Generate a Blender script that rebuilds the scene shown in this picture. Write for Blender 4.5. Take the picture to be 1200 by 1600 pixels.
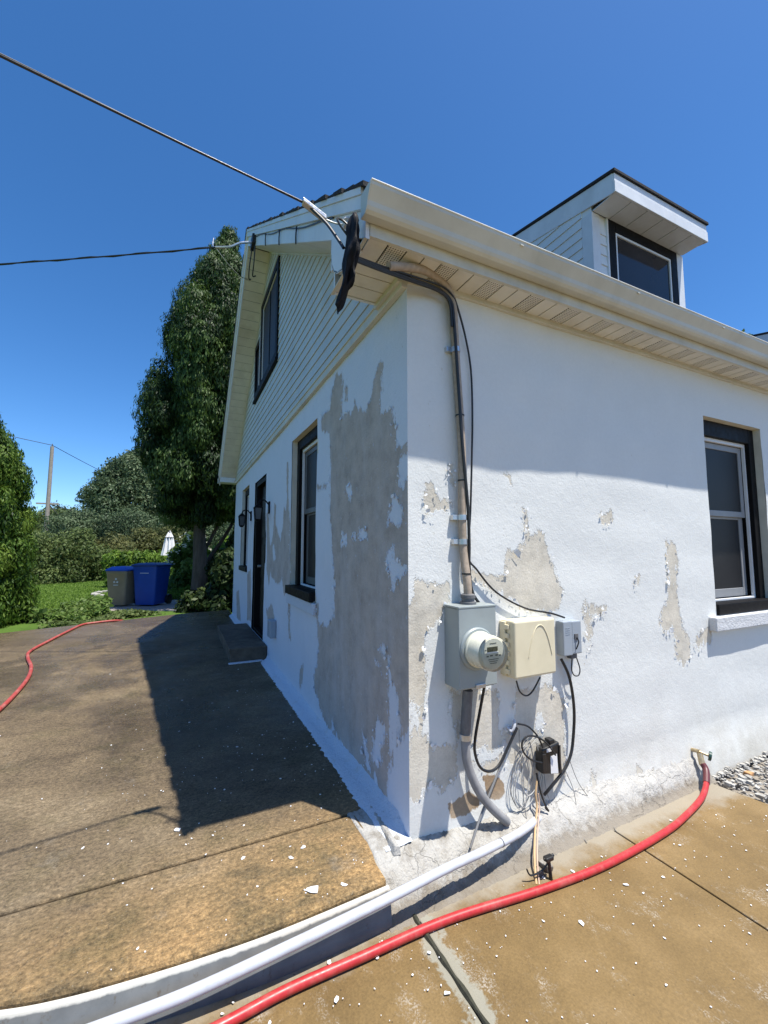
import bpy, math, random
import numpy as np
from mathutils import Vector, Matrix

for o in list(bpy.data.objects):
    bpy.data.objects.remove(o)
scene = bpy.context.scene
col = scene.collection
random.seed(7)
rng = np.random.default_rng(7)

# ------------------------------------------------------------------ camera
cam_data = bpy.data.cameras.new('camera')
cam = bpy.data.objects.new('camera', cam_data)
col.objects.link(cam)
YAW = math.radians(64.3)
PITCH = math.atan(58 / 660)
CAM = Vector((-1.037, -1.874, 1.38))
fh = Vector((math.cos(YAW), math.sin(YAW), 0))
right = Vector((math.sin(YAW), -math.cos(YAW), 0))
fwd = fh * math.cos(PITCH) + Vector((0, 0, 1)) * math.sin(PITCH)
up = -fh * math.sin(PITCH) + Vector((0, 0, 1)) * math.cos(PITCH)
m = Matrix((right, up, -fwd)).transposed().to_4x4()
m.translation = CAM
cam.matrix_world = m
cam_data.sensor_fit = 'VERTICAL'
cam_data.sensor_height = 24.0
cam_data.lens = 660 / 1600 * 24.0
cam_data.clip_start = 0.02
cam_data.clip_end = 2000
scene.camera = cam
scene.render.resolution_x = 768
scene.render.resolution_y = 1024

# ------------------------------------------------------------------ sky, sun, exposure
SUN_TRAVEL = Vector((-0.207, 0.287, -1.0)).normalized()
world = bpy.data.worlds.new('World')
scene.world = world
world.use_nodes = True
wn = world.node_tree
bg = wn.nodes['Background']
sky = wn.nodes.new('ShaderNodeTexSky')
sky.sky_type = 'NISHITA'
sky.sun_disc = False
sky.sun_elevation = math.asin(-SUN_TRAVEL.z)
sky.sun_rotation = math.atan2(-SUN_TRAVEL.x, -SUN_TRAVEL.y)
sky.altitude = 0
sky.air_density = 0.7
sky.dust_density = 0.4
sky.ozone_density = 4.0
hs_ = wn.nodes.new('ShaderNodeHueSaturation')
hs_.inputs['Saturation'].default_value = 1.24
wn.links.new(sky.outputs[0], hs_.inputs['Color'])
wn.links.new(hs_.outputs[0], bg.inputs[0])
bg.inputs[1].default_value = 0.138
sun_data = bpy.data.lights.new('sun', 'SUN')
sun_data.energy = 5.0
sun_data.angle = math.radians(0.53)
sun_data.color = (1.0, 0.955, 0.88)
sun = bpy.data.objects.new('sun', sun_data)
col.objects.link(sun)
sun.rotation_euler = SUN_TRAVEL.to_track_quat('-Z', 'Y').to_euler()
vs = scene.view_settings
vs.view_transform = 'Standard'
vs.look = 'None'
vs.exposure = 0.68
vs.gamma = 1.0
vs.use_curve_mapping = False
scene.render.engine = 'CYCLES'

# ------------------------------------------------------------------ node helper
class Mat:
    def __init__(s, name):
        s.m = bpy.data.materials.new(name)
        s.m.use_nodes = True
        s.t = s.m.node_tree
        s.b = s.t.nodes['Principled BSDF']
        s.out = s.t.nodes['Material Output']
        s._pos = None
    def n(s, typ, **kw):
        nd = s.t.nodes.new(typ)
        for k, v in kw.items():
            setattr(nd, k, v)
        return nd
    def put(s, sock, v):
        if v is None:
            return
        if hasattr(v, 'is_output'):
            s.t.links.new(v, sock)
        elif isinstance(v, (tuple, list)):
            if sock.type == 'RGBA' and len(v) == 3:
                v = (*v, 1)
            sock.default_value = v
        else:
            sock.default_value = v
    def pos(s, scale=(1, 1, 1), offset=(0, 0, 0)):
        if s._pos is None:
            s._pos = s.n('ShaderNodeNewGeometry').outputs['Position']
        if tuple(scale) == (1, 1, 1) and tuple(offset) == (0, 0, 0):
            return s._pos
        mp = s.n('ShaderNodeMapping')
        s.put(mp.inputs['Vector'], s._pos)
        mp.inputs['Scale'].default_value = scale
        mp.inputs['Location'].default_value = offset
        return mp.outputs[0]
    def obj(s):
        return s.n('ShaderNodeTexCoord').outputs['Object']
    def rand(s):
        return s.n('ShaderNodeObjectInfo').outputs['Random']
    def xyz(s, v=None):
        nd = s.n('ShaderNodeSeparateXYZ')
        s.put(nd.inputs[0], v if v is not None else s.pos())
        return nd.outputs
    def noise(s, scale, detail=4, rough=0.55, vec=None, dist=0.0, col=False):
        nd = s.n('ShaderNodeTexNoise')
        s.put(nd.inputs['Vector'], vec if vec is not None else s.pos())
        nd.inputs['Scale'].default_value = scale
        nd.inputs['Detail'].default_value = detail
        nd.inputs['Roughness'].default_value = rough
        nd.inputs['Distortion'].default_value = dist
        return nd.outputs['Color' if col else 'Fac']
    def voro(s, scale, vec=None, feature='F1', out='Distance'):
        nd = s.n('ShaderNodeTexVoronoi', feature=feature)
        s.put(nd.inputs['Vector'], vec if vec is not None else s.pos())
        nd.inputs['Scale'].default_value = scale
        return nd.outputs[out]
    def attr(s, name):
        nd = s.n('ShaderNodeAttribute', attribute_name=name)
        return nd.outputs['Fac']
    def math(s, op, a, b=0.0, c=None):
        nd = s.n('ShaderNodeMath', operation=op)
        s.put(nd.inputs[0], a)
        s.put(nd.inputs[1], b)
        if c is not None:
            s.put(nd.inputs[2], c)
        return nd.outputs[0]
    def mr(s, v, a, b, c=0.0, d=1.0, smooth=False):
        nd = s.n('ShaderNodeMapRange')
        if smooth:
            nd.interpolation_type = 'SMOOTHSTEP'
        s.put(nd.inputs[0], v)
        for i, q in enumerate((a, b, c, d)):
            nd.inputs[i + 1].default_value = q
        return nd.outputs[0]
    def mix(s, f, a, b, mode='MIX'):
        nd = s.n('ShaderNodeMix', data_type='RGBA', blend_type=mode)
        s.put(nd.inputs[0], f)
        s.put(nd.inputs[6], a)
        s.put(nd.inputs[7], b)
        return nd.outputs[2]
    def ramp(s, f, stops):
        nd = s.n('ShaderNodeValToRGB')
        e = nd.color_ramp.elements
        while len(e) < len(stops):
            e.new(0.5)
        for el, (p, c) in zip(e, stops):
            el.position = p
            el.color = (*c, 1) if len(c) == 3 else c
        s.put(nd.inputs[0], f)
        return nd.outputs[0]
    def bump(s, h, strength=0.5, dist=0.01, prev=None):
        nd = s.n('ShaderNodeBump')
        nd.inputs['Strength'].default_value = strength
        nd.inputs['Distance'].default_value = dist
        s.put(nd.inputs['Height'], h)
        if prev is not None:
            s.put(nd.inputs['Normal'], prev)
        return nd.outputs[0]
    def fin(s, color=None, rough=None, normal=None, metal=None, spec=None, **kw):
        s.put(s.b.inputs['Base Color'], color)
        s.put(s.b.inputs['Roughness'], rough)
        s.put(s.b.inputs['Normal'], normal)
        s.put(s.b.inputs['Metallic'], metal)
        s.put(s.b.inputs['Specular IOR Level'], spec)
        for k, v in kw.items():
            s.put(s.b.inputs[k], v)
        return s.m

def plain(name, c, rough=0.5, var=0.12, nscale=12.0, bump=0.0, bscale=60.0, metal=0.0, dirt=None, dirt_amt=0.35, spec=0.5):
    """paint, plastic or metal with faint mottling and grime"""
    M = Mat(name)
    a = M.noise(nscale, 5, 0.6)
    lo = tuple(v * (1 - var) for v in c)
    hi = tuple(min(1, v * (1 + var)) for v in c)
    colr = M.ramp(a, [(0.3, lo), (0.7, hi)])
    if dirt:
        d = M.mr(M.noise(nscale * 0.45, 8, 0.7, vec=M.pos((1, 1, 0.4), (3, 1, 2))), 0.5, 0.75, 0, dirt_amt)
        colr = M.mix(d, colr, dirt)
    nrm = None
    if bump:
        nrm = M.bump(M.noise(bscale, 3, 0.6), bump, 0.004)
    r = M.mr(M.noise(nscale * 2, 3), 0.3, 0.7, max(0.02, rough - 0.08), min(1, rough + 0.08))
    return M.fin(colr, r, nrm, metal, spec)

# ------------------------------------------------------------------ mesh helper
class MB:
    def __init__(s):
        s.v = []
        s.f = []
    def add(s, verts, faces):
        o = len(s.v)
        s.v += [tuple(map(float, p)) for p in verts]
        s.f += [tuple(i + o for i in q) for q in faces]
        return s
    def box(s, x0, x1, y0, y1, z0, z1):
        return s.add([(x0, y0, z0), (x1, y0, z0), (x1, y1, z0), (x0, y1, z0), (x0, y0, z1), (x1, y0, z1), (x1, y1, z1), (x0, y1, z1)],
                     [(0, 3, 2, 1), (4, 5, 6, 7), (0, 1, 5, 4), (1, 2, 6, 5), (2, 3, 7, 6), (3, 0, 4, 7)])
    def prism(s, a, b):
        """two matching polygons (3D point lists) joined by sides"""
        n = len(a)
        return s.add(list(a) + list(b), [tuple(range(n))[::-1], tuple(range(n, 2 * n))] + [(i, (i + 1) % n, n + (i + 1) % n, n + i) for i in range(n)])
    def ext(s, poly, axis, lo, hi):
        def P(u, w, t):
            return {'x': (t, u, w), 'y': (u, t, w), 'z': (u, w, t)}[axis]
        return s.prism([P(u, w, lo) for u, w in poly], [P(u, w, hi) for u, w in poly])
    def tube(s, path, r, n=8, sub=4, caps=True):
        pts = spline(path, sub) if sub > 1 else [Vector(p) for p in path]
        k = len(pts)
        rad = (lambda i: r) if not callable(r) else (lambda i: r(i / (k - 1)))
        t0 = (pts[1] - pts[0]).normalized()
        ref = Vector((0, 0, 1)) if abs(t0.z) < 0.9 else Vector((1, 0, 0))
        u = t0.cross(ref).normalized()
        vs_, fs = [], []
        for i, p in enumerate(pts):
            t = (pts[min(i + 1, k - 1)] - pts[max(i - 1, 0)]).normalized()
            u = (u - t * u.dot(t)).normalized()
            w = t.cross(u)
            for j in range(n):
                a = 2 * math.pi * j / n
                vs_.append(p + (u * math.cos(a) + w * math.sin(a)) * rad(i))
        for i in range(k - 1):
            for j in range(n):
                fs.append((i * n + j, i * n + (j + 1) % n, (i + 1) * n + (j + 1) % n, (i + 1) * n + j))
        if caps:
            fs.append(tuple(range(n))[::-1])
            fs.append(tuple((k - 1) * n + j for j in range(n)))
        return s.add(vs_, fs)
    def cyl(s, c0, c1, r0, r1=None, n=20):
        r1 = r0 if r1 is None else r1
        return s.tube([c0, c1], (lambda t: r0 + (r1 - r0) * t), n, 1)
    def lathe(s, prof, center, axis='z', n=24, close=True):
        """prof: (radius, height) pairs"""
        cx, cy, cz = center
        vs_, fs = [], []
        for r, h in prof:
            for j in range(n):
                a = 2 * math.pi * j / n
                p, q = r * math.cos(a), r * math.sin(a)
                vs_.append({'z': (cx + p, cy + q, cz + h), 'y': (cx + p, cy - h, cz + q), 'x': (cx + h, cy + p, cz + q)}[axis])
        k = len(prof)
        for i in range(k - 1):
            for j in range(n):
                fs.append((i * n + j, i * n + (j + 1) % n, (i + 1) * n + (j + 1) % n, (i + 1) * n + j))
        if close:
            fs.append(tuple(range(n))[::-1])
            fs.append(tuple((k - 1) * n + j for j in range(n)))
        return s.add(vs_, fs)
    def mesh(s, name, off=(0, 0, 0)):
        me = bpy.data.meshes.new(name)
        me.from_pydata([(a - off[0], b - off[1], c - off[2]) for a, b, c in s.v], [], s.f)
        me.update()
        return me
    def build(s, name, mat, parent=None, smooth=False, bevel=0.0, seg=2):
        off = origin(parent)
        me = s.mesh(name, off)
        fix_normals(me)
        o = link(name, me, mat, parent)
        if smooth:
            me.polygons.foreach_set('use_smooth', [True] * len(me.polygons))
            md = o.modifiers.new('wn', 'EDGE_SPLIT')
            md.split_angle = math.radians(40)
        if bevel:
            md = o.modifiers.new('bevel', 'BEVEL')
            md.width = bevel
            md.segments = seg
            md.limit_method = 'ANGLE'
            md.angle_limit = math.radians(40)
        return o

import bmesh
def fix_normals(me):
    bm = bmesh.new()
    bm.from_mesh(me)
    bmesh.ops.recalc_face_normals(bm, faces=bm.faces)
    bm.to_mesh(me)
    bm.free()

def origin(o):
    v = Vector((0, 0, 0))
    while o is not None:
        v += o.location
        o = o.parent
    return v

def link(name, me, mat, parent=None):
    o = bpy.data.objects.new(name, me)
    if mat is not None:
        if len(me.materials) == 0:
            me.materials.append(mat)
    col.objects.link(o)
    o.parent = parent
    return o

def spline(path, sub):
    P = [Vector(p) for p in path]
    out = []
    for i in range(len(P) - 1):
        p0, p1, p2, p3 = P[max(i - 1, 0)], P[i], P[i + 1], P[min(i + 2, len(P) - 1)]
        for j in range(sub):
            t = j / sub
            out.append(0.5 * ((2 * p1) + (p2 - p0) * t + (2 * p0 - 5 * p1 + 4 * p2 - p3) * t * t + (3 * p1 - p0 - 3 * p2 + p3) * t ** 3))
    out.append(P[-1])
    return out

def tag(o, label=None, cat=None, group=None, kind=None):
    if label: o['label'] = label
    if cat: o['category'] = cat
    if group: o['group'] = group
    if kind: o['kind'] = kind
    return o

def thing(name, loc, label, cat, group=None):
    o = bpy.data.objects.new(name, None)
    col.objects.link(o)
    o.location = loc
    o.empty_display_size = 0.1
    return tag(o, label, cat, group)

def fast_mesh(name, verts, quads, attrs=None, face_attrs=None, smooth=False, ngon=4):
    me = bpy.data.meshes.new(name)
    nv, nf = len(verts), len(quads)
    me.vertices.add(nv)
    me.vertices.foreach_set('co', np.asarray(verts, np.float32).ravel())
    me.loops.add(nf * ngon)
    me.loops.foreach_set('vertex_index', np.asarray(quads, np.int32).ravel())
    me.polygons.add(nf)
    me.polygons.foreach_set('loop_start', np.arange(0, nf * ngon, ngon, dtype=np.int32))
    me.polygons.foreach_set('loop_total', np.full(nf, ngon, np.int32))
    if smooth:
        me.polygons.foreach_set('use_smooth', np.ones(nf, bool))
    me.update(calc_edges=True)
    for k, v in (attrs or {}).items():
        a = me.attributes.new(k, 'FLOAT', 'POINT')
        a.data.foreach_set('value', np.asarray(v, np.float32))
    for k, v in (face_attrs or {}).items():
        a = me.attributes.new(k, 'FLOAT', 'FACE')
        a.data.foreach_set('value', np.asarray(v, np.float32))
    return me

def poly_field(P, poly):
    """signed distance (positive inside) of 2D points to a polygon"""
    poly = np.asarray(poly, float)
    d2 = np.full(len(P), 1e9)
    inside = np.zeros(len(P), bool)
    n = len(poly)
    for i in range(n):
        a, b = poly[i], poly[(i + 1) % n]
        ab = b - a
        t = np.clip(((P - a) @ ab) / max(ab @ ab, 1e-12), 0, 1)
        q = P - (a + t[:, None] * ab)
        d2 = np.minimum(d2, (q * q).sum(1))
        cond = (a[1] > P[:, 1]) != (b[1] > P[:, 1])
        with np.errstate(divide='ignore', invalid='ignore'):
            xx = (b[0] - a[0]) * (P[:, 1] - a[1]) / (b[1] - a[1]) + a[0]
        inside ^= cond & (P[:, 0] < xx)
    d = np.sqrt(d2)
    return np.where(inside, d, -d)

def layered(P, plus, minus):
    f = np.full(len(P), -0.3)
    for p in plus:
        f = np.maximum(f, poly_field(P, p))
    for p in minus:
        f = np.minimum(f, -poly_field(P, p))
    return np.clip(f, -0.3, 0.3)

def vnoise(P, scale, seed=0):
    """cheap smooth value noise in 2D or 3D made of random sines"""
    r = np.random.default_rng(seed)
    out = np.zeros(len(P))
    for k in range(10):
        d = r.normal(size=P.shape[1])
        d = d / np.linalg.norm(d) * scale * r.uniform(0.5, 2.2)
        out += np.sin(P @ d + r.uniform(0, 6.28)) / 10
    return out * 1.6
# ------------------------------------------------------------------ measured outlines (wall coordinates in metres)
GABLE_BARE = [[(1.018, 2.691), (0.977, 2.604), (0.992, 2.428), (1.001, 2.334), (0.894, 2.344), (0.769, 2.326), (0.729, 2.366), (0.669, 2.309), (0.545, 2.277), (0.473, 2.29), (0.417, 2.377), (0.364, 2.461), (0.325, 2.491), (0.282, 2.473), (0.312, 2.384), (0.304, 2.314), (0.325, 2.243), (0.312, 2.172), (0.25, 2.149), (0.18, 2.165), (0.162, 2.097), (0.192, 2.073), (0.114, 2.042), (0.158, 2.002), (0.125, 1.953), (0.163, 1.916), (0.072, 1.926), (0.002, 1.935), (0.0, 1.876), (0.073, 1.872), (0.094, 1.836), (0.105, 1.778), (0.116, 1.73), (0.054, 1.707), (0.002, 1.747), (-0.024, 1.663), (-0.016, 0.944), (-0.043, 1.001), (-0.038, 0.558), (-0.004, 0.499), (0.101, 0.403), (0.158, 0.207), (0.217, 0.005), (0.257, 0.009), (0.604, 0.019), (0.897, 0.057), (1.031, 0.081), (1.215, 0.046), (1.339, 0.123), (1.567, 0.23), (1.621, 0.349), (1.465, 0.519), (1.545, 0.743), (1.534, 0.643), (1.515, 0.778), (1.276, 0.774), (1.151, 0.901), (1.116, 1.119), (1.166, 1.389), (1.219, 1.671), (1.252, 1.963), (1.245, 2.166), (1.287, 2.309), (1.51, 2.382), (1.489, 2.503), (1.27, 2.485), (1.229, 2.637), (1.122, 2.716)], [(0.918, 2.549), (0.88, 2.535), (0.885, 2.436), (0.908, 2.443)], [(1.595, 1.922), (1.318, 1.892), (1.317, 1.87), (1.566, 1.879)], [(3.41, 1.966), (3.292, 1.909), (3.301, 1.686), (3.037, 1.459), (2.952, 1.583), (2.88, 1.829), (2.785, 1.8), (2.749, 1.899), (2.77, 2.333), (2.698, 2.32), (2.644, 1.888), (2.556, 1.645), (2.575, 1.375), (2.438, 1.189), (2.543, 0.995), (2.459, 0.47), (2.538, 0.456), (2.617, 0.894), (2.792, 0.897), (2.9, 1.049), (3.138, 0.97), (3.474, 1.035), (3.606, 1.142), (3.766, 1.422), (3.526, 1.466), (3.436, 1.693)], [(3.956, 1.871), (3.796, 1.858), (3.659, 1.374), (3.546, 1.145), (3.7, 0.905), (3.858, 1.132)], [(3.787, 0.593), (3.435, 0.704), (3.253, 0.575), (3.402, 0.423), (3.639, 0.429)], [(5.606, 0.94), (5.219, 1.078), (5.014, 0.268), (5.465, 0.229)], [(6.974, 0.541), (6.642, 0.606), (6.25, 0.082), (6.787, 0.035)], [(2.052, 0.297), (1.95, 0.344), (1.985, 0.181), (2.039, 0.1), (2.091, 0.152)], [(1.637, 0.928), (1.531, 0.925), (1.55, 0.774), (1.423, 0.751), (1.241, 0.808), (1.154, 0.782), (1.413, 0.512), (1.532, 0.397), (1.492, 0.638), (1.577, 0.8)]]
GABLE_WHITE = [[(0.171, 1.672), (0.116, 1.666), (0.085, 1.618), (0.055, 1.596), (0.045, 1.509), (0.117, 1.508), (0.228, 1.527), (0.216, 1.59)], [(0.194, 1.411), (0.161, 1.386), (0.144, 1.327), (0.008, 1.307), (0.005, 1.261), (0.098, 1.233), (0.13, 1.207), (0.173, 1.15), (0.206, 1.108), (0.21, 1.236), (0.251, 1.325)], [(0.913, 1.829), (0.812, 1.828), (0.766, 1.771), (0.793, 1.724), (0.9, 1.755)], [(0.658, 1.506), (0.509, 1.517), (0.523, 1.444), (0.626, 1.434)], [(0.771, 1.486), (0.696, 1.49), (0.689, 1.429), (0.754, 1.427)], [(0.949, 1.492), (0.876, 1.477), (0.874, 1.413), (0.966, 1.408)], [(0.225, 0.744), (0.109, 0.606), (0.1, 0.534), (0.11, 0.399), (-0.004, 0.499), (-0.019, 0.289), (-0.007, 0.003), (0.236, 0.003), (0.216, 0.264), (0.235, 0.566)], [(0.343, 0.817), (0.256, 0.853), (0.215, 0.8), (0.219, 0.746), (0.256, 0.79)], [(0.388, 0.742), (0.331, 0.75), (0.331, 0.705), (0.376, 0.698)], [(0.41, 0.401), (0.32, 0.441), (0.267, 0.399), (0.32, 0.29), (0.352, 0.17), (0.432, 0.181), (0.421, 0.268)], [(0.581, 0.262), (0.517, 0.277), (0.492, 0.164), (0.467, 0.11), (0.553, 0.09), (0.58, 0.185)], [(1.144, 0.201), (1.086, 0.117), (1.032, 0.092), (1.177, 0.06)], [(0.408, 0.118), (0.363, 0.094), (0.363, 0.059), (0.396, 0.052)], [(3.52, 1.42), (3.348, 1.419), (3.274, 1.243), (3.441, 1.239)]]
FRONT_BARE = [[(0.11, 1.723), (0.166, 1.694), (0.175, 1.637), (0.244, 1.649), (0.263, 1.6), (0.194, 1.581), (0.117, 1.557), (0.103, 1.634)], [(0.253, 1.834), (0.281, 1.837), (0.279, 1.727), (0.259, 1.742)], [(0.041, 1.222), (0.095, 1.22), (0.16, 1.194), (0.227, 1.2), (0.236, 1.167), (0.206, 1.073), (0.167, 1.013), (0.111, 0.986), (0.074, 0.928), (0.091, 0.836), (0.099, 0.714), (0.098, 0.611), (-0.016, 0.628), (-0.013, 1.086), (0.031, 1.13)], [(0.795, 1.467), (0.944, 1.47), (0.965, 1.377), (1.011, 1.265), (1.068, 1.114), (1.024, 1.025), (0.923, 1.013), (0.778, 1.022), (0.665, 1.098), (0.598, 1.118), (0.512, 1.173), (0.387, 1.211), (0.388, 1.26), (0.514, 1.232), (0.624, 1.238), (0.65, 1.342), (0.768, 1.377)], [(1.267, 1.048), (1.351, 1.034), (1.378, 1.003), (1.465, 0.998), (1.375, 0.965), (1.317, 0.95), (1.325, 0.853), (1.277, 0.763), (1.254, 0.841), (1.249, 0.973)], [(2.125, 1.421), (2.237, 1.421), (2.24, 1.264), (2.208, 1.13), (2.245, 0.952), (2.269, 0.818), (2.335, 0.724), (2.342, 0.613), (2.241, 0.549), (2.16, 0.654), (2.187, 0.738), (2.143, 0.849), (2.065, 0.791), (2.001, 0.86), (2.027, 0.943), (2.088, 1.026), (2.122, 1.199)], [(2.498, 0.777), (2.62, 0.779), (2.61, 0.688), (2.485, 0.666), (2.423, 0.638), (2.39, 0.697)], [(1.432, 1.609), (1.539, 1.623), (1.566, 1.572), (1.473, 1.549)], [(0.772, 1.612), (0.812, 1.596), (0.82, 1.486), (0.785, 1.504)], [(1.761, 1.198), (1.81, 1.197), (1.804, 1.124), (1.762, 1.136)], [(0.654, 1.806), (0.701, 1.819), (0.71, 1.737), (0.664, 1.743)], [(0.229, 0.678), (0.298, 0.645), (0.401, 0.63), (0.552, 0.609), (0.546, 0.409), (0.657, 0.373), (0.676, 0.6), (0.906, 0.577), (1.033, 0.541), (1.067, 0.444), (1.045, 0.266), (1.026, 0.154), (1.034, 0.063), (0.968, 0.016), (0.901, -0.055), (0.839, -0.09), (0.795, 0.014), (0.692, 0.08), (0.663, 0.212), (0.607, 0.24), (0.55, 0.194), (0.485, 0.184), (0.413, 0.264), (0.395, 0.387), (0.324, 0.377), (0.274, 0.41), (0.247, 0.572)], [(0.015, 0.93), (0.069, 0.832), (0.087, 0.752), (0.095, 0.635), (0.057, 0.488), (0.139, 0.397), (0.274, 0.387), (0.286, 0.259), (0.193, 0.195), (0.119, 0.235), (0.045, 0.171), (0.01, 0.187), (-0.008, 0.191), (-0.003, 0.932)], [(1.664, -0.027), (1.703, -0.045), (1.681, -0.11), (1.663, -0.14), (1.637, -0.129), (1.604, -0.078)], [(1.262, 0.022), (1.289, 0.007), (1.273, -0.031), (1.248, -0.021)]]
FRONT_WHITE = [[(0.004, 0.648), (0.031, 0.606), (0.075, 0.523), (0.052, 0.481), (0.021, 0.51), (0.003, 0.498)], [(0.405, 0.345), (0.468, 0.358), (0.51, 0.301), (0.599, 0.341), (0.608, 0.281), (0.509, 0.26), (0.413, 0.256)], [(0.547, 0.45), (0.601, 0.416), (0.6, 0.383), (0.545, 0.401)], [(0.837, 0.428), (0.885, 0.402), (0.87, 0.334), (0.822, 0.36)]]
FRONT_BRICK = [[(0.216, 0.11), (0.259, 0.115), (0.349, 0.144), (0.379, 0.113), (0.419, 0.08), (0.408, 0.055), (0.357, 0.044), (0.297, 0.033), (0.238, 0.036), (0.22, 0.075)], [(0.433, 0.2), (0.517, 0.181), (0.576, 0.131), (0.585, 0.08), (0.546, 0.053), (0.471, 0.075), (0.452, 0.135)]]
SERVICE_CABLE = [(-0.178, -0.14, 2.746), (-0.05, -0.12, 2.791), (0.064, -0.1, 2.817), (0.181, -0.06, 2.815), (0.26, -0.04, 2.753), (0.28, -0.032, 2.593), (0.291, -0.03, 2.387), (0.307, -0.03, 2.138), (0.319, -0.03, 1.855), (0.313, -0.03, 1.577), (0.316, -0.032, 1.373), (0.324, -0.045, 1.223), (0.315, -0.06, 1.125)]
BLACK_A = [(-0.368, -0.19, 2.693), (-0.203, -0.14, 2.722), (-0.039, -0.1, 2.748), (0.133, -0.07, 2.763), (0.232, -0.062, 2.73), (0.257, -0.06, 2.621), (0.283, -0.056, 2.268), (0.305, -0.056, 1.919), (0.335, -0.052, 1.611), (0.341, -0.05, 1.407), (0.342, -0.045, 1.289), (0.371, -0.03, 1.153), (0.449, -0.02, 1.064)]
BLACK_B = [(-0.368, -0.19, 2.702), (-0.185, -0.14, 2.734), (-0.002, -0.1, 2.766), (0.174, -0.07, 2.785), (0.251, -0.06, 2.758), (0.295, -0.05, 2.694), (0.358, -0.03, 2.549), (0.397, -0.02, 2.375), (0.401, -0.02, 2.118), (0.387, -0.025, 1.863), (0.368, -0.03, 1.58), (0.35, -0.03, 1.346), (0.411, -0.02, 1.27), (0.539, -0.02, 1.145), (0.745, -0.02, 1.046), (0.942, -0.02, 1.005), (1.045, -0.03, 0.973)]
BLACK_C = [(-0.368, -0.19, 2.683), (-0.203, -0.14, 2.712), (-0.021, -0.1, 2.737), (0.153, -0.07, 2.751), (0.227, -0.063, 2.713), (0.244, -0.06, 2.581)]
LOOP_METER = [(0.407, -0.07, 0.675), (0.391, -0.05, 0.55), (0.367, -0.04, 0.424), (0.361, -0.04, 0.347), (0.384, -0.05, 0.274), (0.445, -0.05, 0.239), (0.517, -0.04, 0.251), (0.594, -0.03, 0.329), (0.655, -0.03, 0.411)]
LOOP_BEIGE = [(0.641, -0.05, 0.665), (0.662, -0.05, 0.608), (0.707, -0.05, 0.578), (0.755, -0.05, 0.595), (0.815, -0.05, 0.663)]
LOOP_GREY = [(1.012, -0.025, 0.734), (1.069, -0.03, 0.618), (1.096, -0.03, 0.432), (1.075, -0.03, 0.254), (1.033, -0.04, 0.178), (0.968, -0.05, 0.126), (0.876, -0.05, 0.068), (0.836, -0.03, 0.02)]
LOOP_SMALL = [(1.134, -0.03, 0.729), (1.152, -0.035, 0.665), (1.139, -0.035, 0.629), (1.107, -0.03, 0.632), (1.088, -0.03, 0.671), (1.096, -0.03, 0.733)]
FIBRE_LEAD = [(0.661, -0.03, 0.43), (0.724, -0.04, 0.409), (0.777, -0.055, 0.354), (0.808, -0.06, 0.29)]
FIBRE_LOOP = [(0.886, -0.075, 0.24), (0.831, -0.07, 0.31), (0.772, -0.06, 0.351), (0.713, -0.05, 0.364), (0.67, -0.05, 0.339), (0.677, -0.05, 0.288), (0.731, -0.05, 0.237), (0.804, -0.06, 0.21)]
GREY_TUBE = [(0.66, -0.025, 0.411), (0.543, -0.035, 0.26), (0.434, -0.06, 0.137), (0.367, -0.07, 0.052), (0.271, -0.11, -0.047)]
THIN_LOOP = [(0.746, -0.02, 0.34), (0.677, -0.022, 0.287), (0.631, -0.025, 0.221), (0.6, -0.03, 0.1), (0.632, -0.03, 0.017), (0.672, -0.03, -0.006), (0.724, -0.03, 0.037), (0.761, -0.025, 0.143), (0.772, -0.022, 0.224), (0.754, -0.02, 0.311)]
THIN_DROP = [(0.678, -0.02, 0.393), (0.679, -0.02, 0.309), (0.687, -0.022, 0.191), (0.684, -0.03, 0.063), (0.677, -0.06, -0.056)]
TAN_WIRES = [(0.793, -0.03, 0.131), (0.761, -0.045, 0.053), (0.752, -0.06, -0.01), (0.675, -0.12, -0.079), (0.588, -0.2, -0.128), (0.515, -0.282, -0.173)]
TWIST = [(0.785, -0.03, 0.147), (0.793, -0.05, 0.054), (0.813, -0.06, -0.012), (0.835, -0.06, -0.047), (0.818, -0.055, -0.029)]
HAIR_A = [(1.044, -0.03, 0.161), (1.115, -0.03, 0.014), (1.217, -0.05, -0.117), (1.257, -0.1, -0.179), (1.21, -0.185, -0.184)]
HAIR_B = [(0.999, -0.04, 0.115), (1.055, -0.04, -0.002), (1.037, -0.08, -0.115), (0.996, -0.14, -0.171), (0.971, -0.188, -0.175)]
GREY_CONDUIT = [(0.302, -0.07, 0.671), (0.299, -0.06, 0.568), (0.296, -0.05, 0.441), (0.301, -0.05, 0.332), (0.331, -0.055, 0.236), (0.377, -0.065, 0.147), (0.44, -0.075, 0.07), (0.542, -0.06, -0.027)]
PVC = [(0.784, -0.04, -0.081), (0.707, -0.08, -0.059), (0.615, -0.12, -0.044), (0.485, -0.16, -0.028), (0.262, -0.195, -0.015), (0.072, -0.215, -0.008), (-0.251, -0.24, -0.016), (-0.638, -0.258, -0.028), (-0.947, -0.25, -0.052), (-1.178, -0.225, -0.068), (-1.357, -0.19, -0.089)]
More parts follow.
